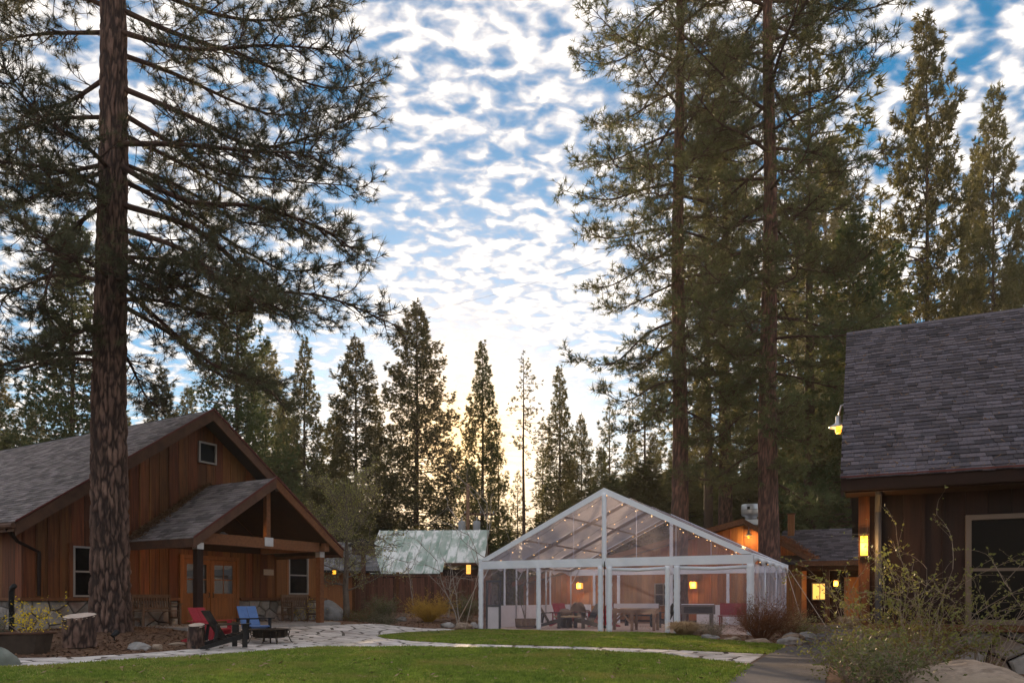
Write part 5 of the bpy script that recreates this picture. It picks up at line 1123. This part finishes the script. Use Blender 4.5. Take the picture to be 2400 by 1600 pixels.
# background conifers: prototypes, then copies
def conifer(label, H, Rm, cb, nl, per, seed, mats, leaf=.30, width=.075, shape=.8, droop=(-.25, .5), tr=.24, spread=.5, ntri=9, uneven=.28, name='fir_tree', group=None):
    r = np.random.default_rng(seed); t = thing(name, label, 'tree', (0, 0, 0), 0, group)
    MB().tube([(0, 0, -1.5), (.05, 0, H*.25), (-.04, .03, H*.6), (0, 0, H*.98)], [tr*1.15, tr*.9, tr*.5, .03], 8).build('trunk', m_bark_dark, t, True)
    bb = MB(); CP = []; CD = []
    for i in range(nl):
        u = (i+r.random())/nl; z = H*(cb+(1-cb)*u); pf = (1-u)**shape*(.75+.25*min(1, u*5))+.03; a = i*2.399+r.normal(0, .35); ln = max(.3, Rm*pf*(1+r.normal(0, uneven*.5))*r.uniform(1-uneven, 1.08))
        o = np.array([math.cos(a), math.sin(a), 0]); sd = np.array([-o[1], o[0], 0]); dr = droop[0]+(droop[1]-droop[0])*u+r.normal(0, .08)
        bb.tube([(0, 0, z), tuple(o*ln*.5+[0, 0, z+dr*ln*.4]), tuple(o*ln*.95+[0, 0, z+dr*ln*.85+.05*ln])], [.02+.012*ln, .02, .008], 3, False)
        n = max(3, int(per*ln*(1+.2*r.random()))); s = .18+.82*np.sqrt(r.random(n)); lat = r.normal(0, 1, n)*(.10+.20*ln*(1.15-s))
        p = o[None]*(s*ln)[:, None]+sd[None]*lat[:, None]; p[:, 2] = z+dr*ln*s+.1*ln*s*s+r.normal(0, .16+.05*ln, n)
        CP.append(p); CD.append(o[None]*.8+sd[None]*np.sign(lat)[:, None]*.5+r.normal(0, .3, (n, 3))+[0, 0, .15])
    bb.build('branches', m_twig, t, kind='stuff'); soup('crown', tufts(np.concatenate(CP), np.concatenate(CD), ntri, leaf, width, spread, r), mats, t)
    return t
proto = dict(
 fir=conifer('', 28, 5.6, .06, 250, 16., 21, m_fir, shape=.72, group='background conifers'),
 narrow=conifer('', 25, 3.5, .08, 210, 16., 22, m_fir, shape=.75, group='background conifers'),
 pine=conifer('', 28, 4.6, .18, 160, 13., 23, m_fir, leaf=.40, width=.08, shape=.62, droop=(-.1, .45), uneven=.42, spread=.6, name='pine_tree', group='background conifers'),
 sparse=conifer('', 26, 3.4, .25, 90, 7., 24, m_fir, leaf=.42, width=.08, shape=.55, droop=(-.3, .3), uneven=.7, name='pine_tree', group='background conifers'),
 cedar=conifer('', 22, 5.0, .03, 230, 14., 25, m_cedarleaf, shape=.62, droop=(-.3, .4), uneven=.5, name='cedar_tree', group='background conifers'),
 young=conifer('', 11, 3.2, .0, 170, 18., 26, m_fir, shape=.8, leaf=.3, name='young_fir', group='young trees under the forest'),
 snag=conifer('', 25, 2.6, .62, 34, 6., 27, m_fir, shape=.3, droop=(-.4, .2), uneven=.8, tr=.2, name='pine_tree', group='background conifers'))
used = set(); prg = random.Random(77)
def plant(kind, px, ytop, Y, label, wide=1., group=None):
    H0 = dict(fir=28, narrow=25, pine=28, sparse=26, cedar=22, young=11, snag=25)[kind]; H = (1375-ytop)/1700*Y+1.1; s = H/H0
    o = proto[kind] if kind not in used else copy_tree(proto[kind]); used.add(kind)
    o.location = ((px-1176)/1700*Y, Y, gz((px-1176)/1700*Y, Y)); o.rotation_euler = (0, 0, prg.uniform(0, 6.283)); o.scale = (s*wide, s*wide, s); o['label'] = label
    if group: o['group'] = group
    return o
SKY = 'skyline conifers across the clearing'
for kind, px, yt, Y, lab, w in [
 ('cedar', 165, 520, 42, 'broad green cedar behind the trunk of the big left pine', .85), ('cedar', 545, 640, 44, 'green cedar above the lodge gable behind the drooping pine limbs', .85),
 ('pine', -10, 840, 60, 'dark pine at the far left edge beyond the lodge roof', 1.), ('pine', 372, 860, 62, 'thin pine between the big trunk and the lodge gable', 1.),
 ('narrow', 700, 788, 66, 'slender pale conifer left of the pair of broad skyline firs', .9), ('fir', 817, 790, 64, 'broad fir of medium height left of the tallest skyline fir', 1.15),
 ('fir', 957, 712, 62, 'tallest and widest fir of the middle skyline', 1.2), ('narrow', 1108, 798, 60, 'narrow pointed fir just right of the bright sun gap', .95),
 ('snag', 1203, 812, 58, 'thin pine with a bare trunk and a small ragged top', 1.), ('narrow', 1285, 843, 62, 'narrow pointed fir standing left above the tent peak', .9),
 ('fir', 1335, 955, 66, 'rounded dark fir just left of the tent peak skyline', .8), ('sparse', 1400, 925, 60, 'loose leafy crown above the tent peak', 1.),
 ('sparse', 1482, 770, 66, 'thin trunk with sparse crown left of the tall straight pine', .8), ('sparse', 1625, 190, 46, 'brownish pine filling the gap between the tall pines', 1.0),
 ('sparse', 1860, 60, 44, 'dark pine right of the thick tall pine, its top above the frame edge', 1.15), ('cedar', 1960, 480, 42, 'dark broad conifer beside the gable of the right cabin', .9),
 ('pine', 2128, 38, 46, 'tall pine with visible trunk above the right cabin roof', .70), ('pine', 2282, 208, 54, 'second tallest pine above the right cabin roof at the right', .62),
 ('narrow', 2240, 330, 58, 'slim pine squeezed between the two pines above the right roof', .6), ('sparse', 2022, 430, 56, 'brown sparse pine left of the tall roof line pine', .9),
 ('pine', 2390, 330, 58, 'pine at the far right edge above the cabin roof', .65)]: plant(kind, px, yt, Y, lab, w, SKY)
frg = random.Random(9)
for i, (px, yt) in enumerate([(80, 930), (290, 960), (430, 900), (620, 800), (660, 930), (760, 960), (872, 930), (1030, 1050), (1150, 985), (1240, 975), (1180, 1080), (1310, 1060), (1370, 1030), (1440, 960), (1905, 330), (1500, 1000), (1560, 940), (1600, 880), (1690, 860), (1740, 950), (1800, 900), (1850, 860), (1910, 800), (1940, 880), (2075, 680), (2190, 640), (2335, 620), (1680, 1020), (1820, 980), (1530, 1090), (1420, 1100), (720, 1050), (960, 1080), (1100, 1080)]):
    plant('sparse' if 800 < px < 1250 else frg.choice(['fir', 'narrow', 'pine', 'fir']), px+frg.uniform(-12, 12), yt, frg.uniform(68, 92), 'backlit conifer deep in the forest behind the front row of trees', frg.uniform(.85, 1.2), 'conifers deep in the forest')
for i, (px, yt) in enumerate([(600, 1080), (680, 1150), (790, 1120), (880, 1200), (960, 1235), (1165, 1225), (1240, 1200), (1300, 1160), (1360, 1130), (1450, 1140), (1520, 1150), (1600, 1110), (1660, 1130), (1720, 1080), (1830, 1060), (1890, 1040), (1930, 1120), (1860, 1150), (1960, 1060), (30, 1020), (1110, 1215), (840, 1190), (640, 1060), (740, 1120), (1400, 1100), (1480, 1070), (1560, 1060), (1640, 1040), (1780, 1040)]):
    plant('young', px, yt, frg.uniform(50, 64), 'bushy young fir in the undergrowth behind the buildings', frg.uniform(1.3, 2.), 'young firs of the undergrowth')
# pine bough of young growth low on the thick pine trunk

hz = tag(MB().box(-120, 120, -12, 130, -3, 62).build('haze', M('haze', (1, 1, 1))), kind='stuff')
hm = hz.data.materials[0]; hn = hm.node_tree; hn.nodes.clear(); ho = hn.nodes.new('ShaderNodeOutputMaterial'); hv = hn.nodes.new('ShaderNodeVolumePrincipled')
hv.inputs['Color'].default_value = (1, .93, .82, 1); hv.inputs['Density'].default_value = .0004; hv.inputs['Anisotropy'].default_value = .35; hn.links.new(hv.outputs[0], ho.inputs['Volume'])
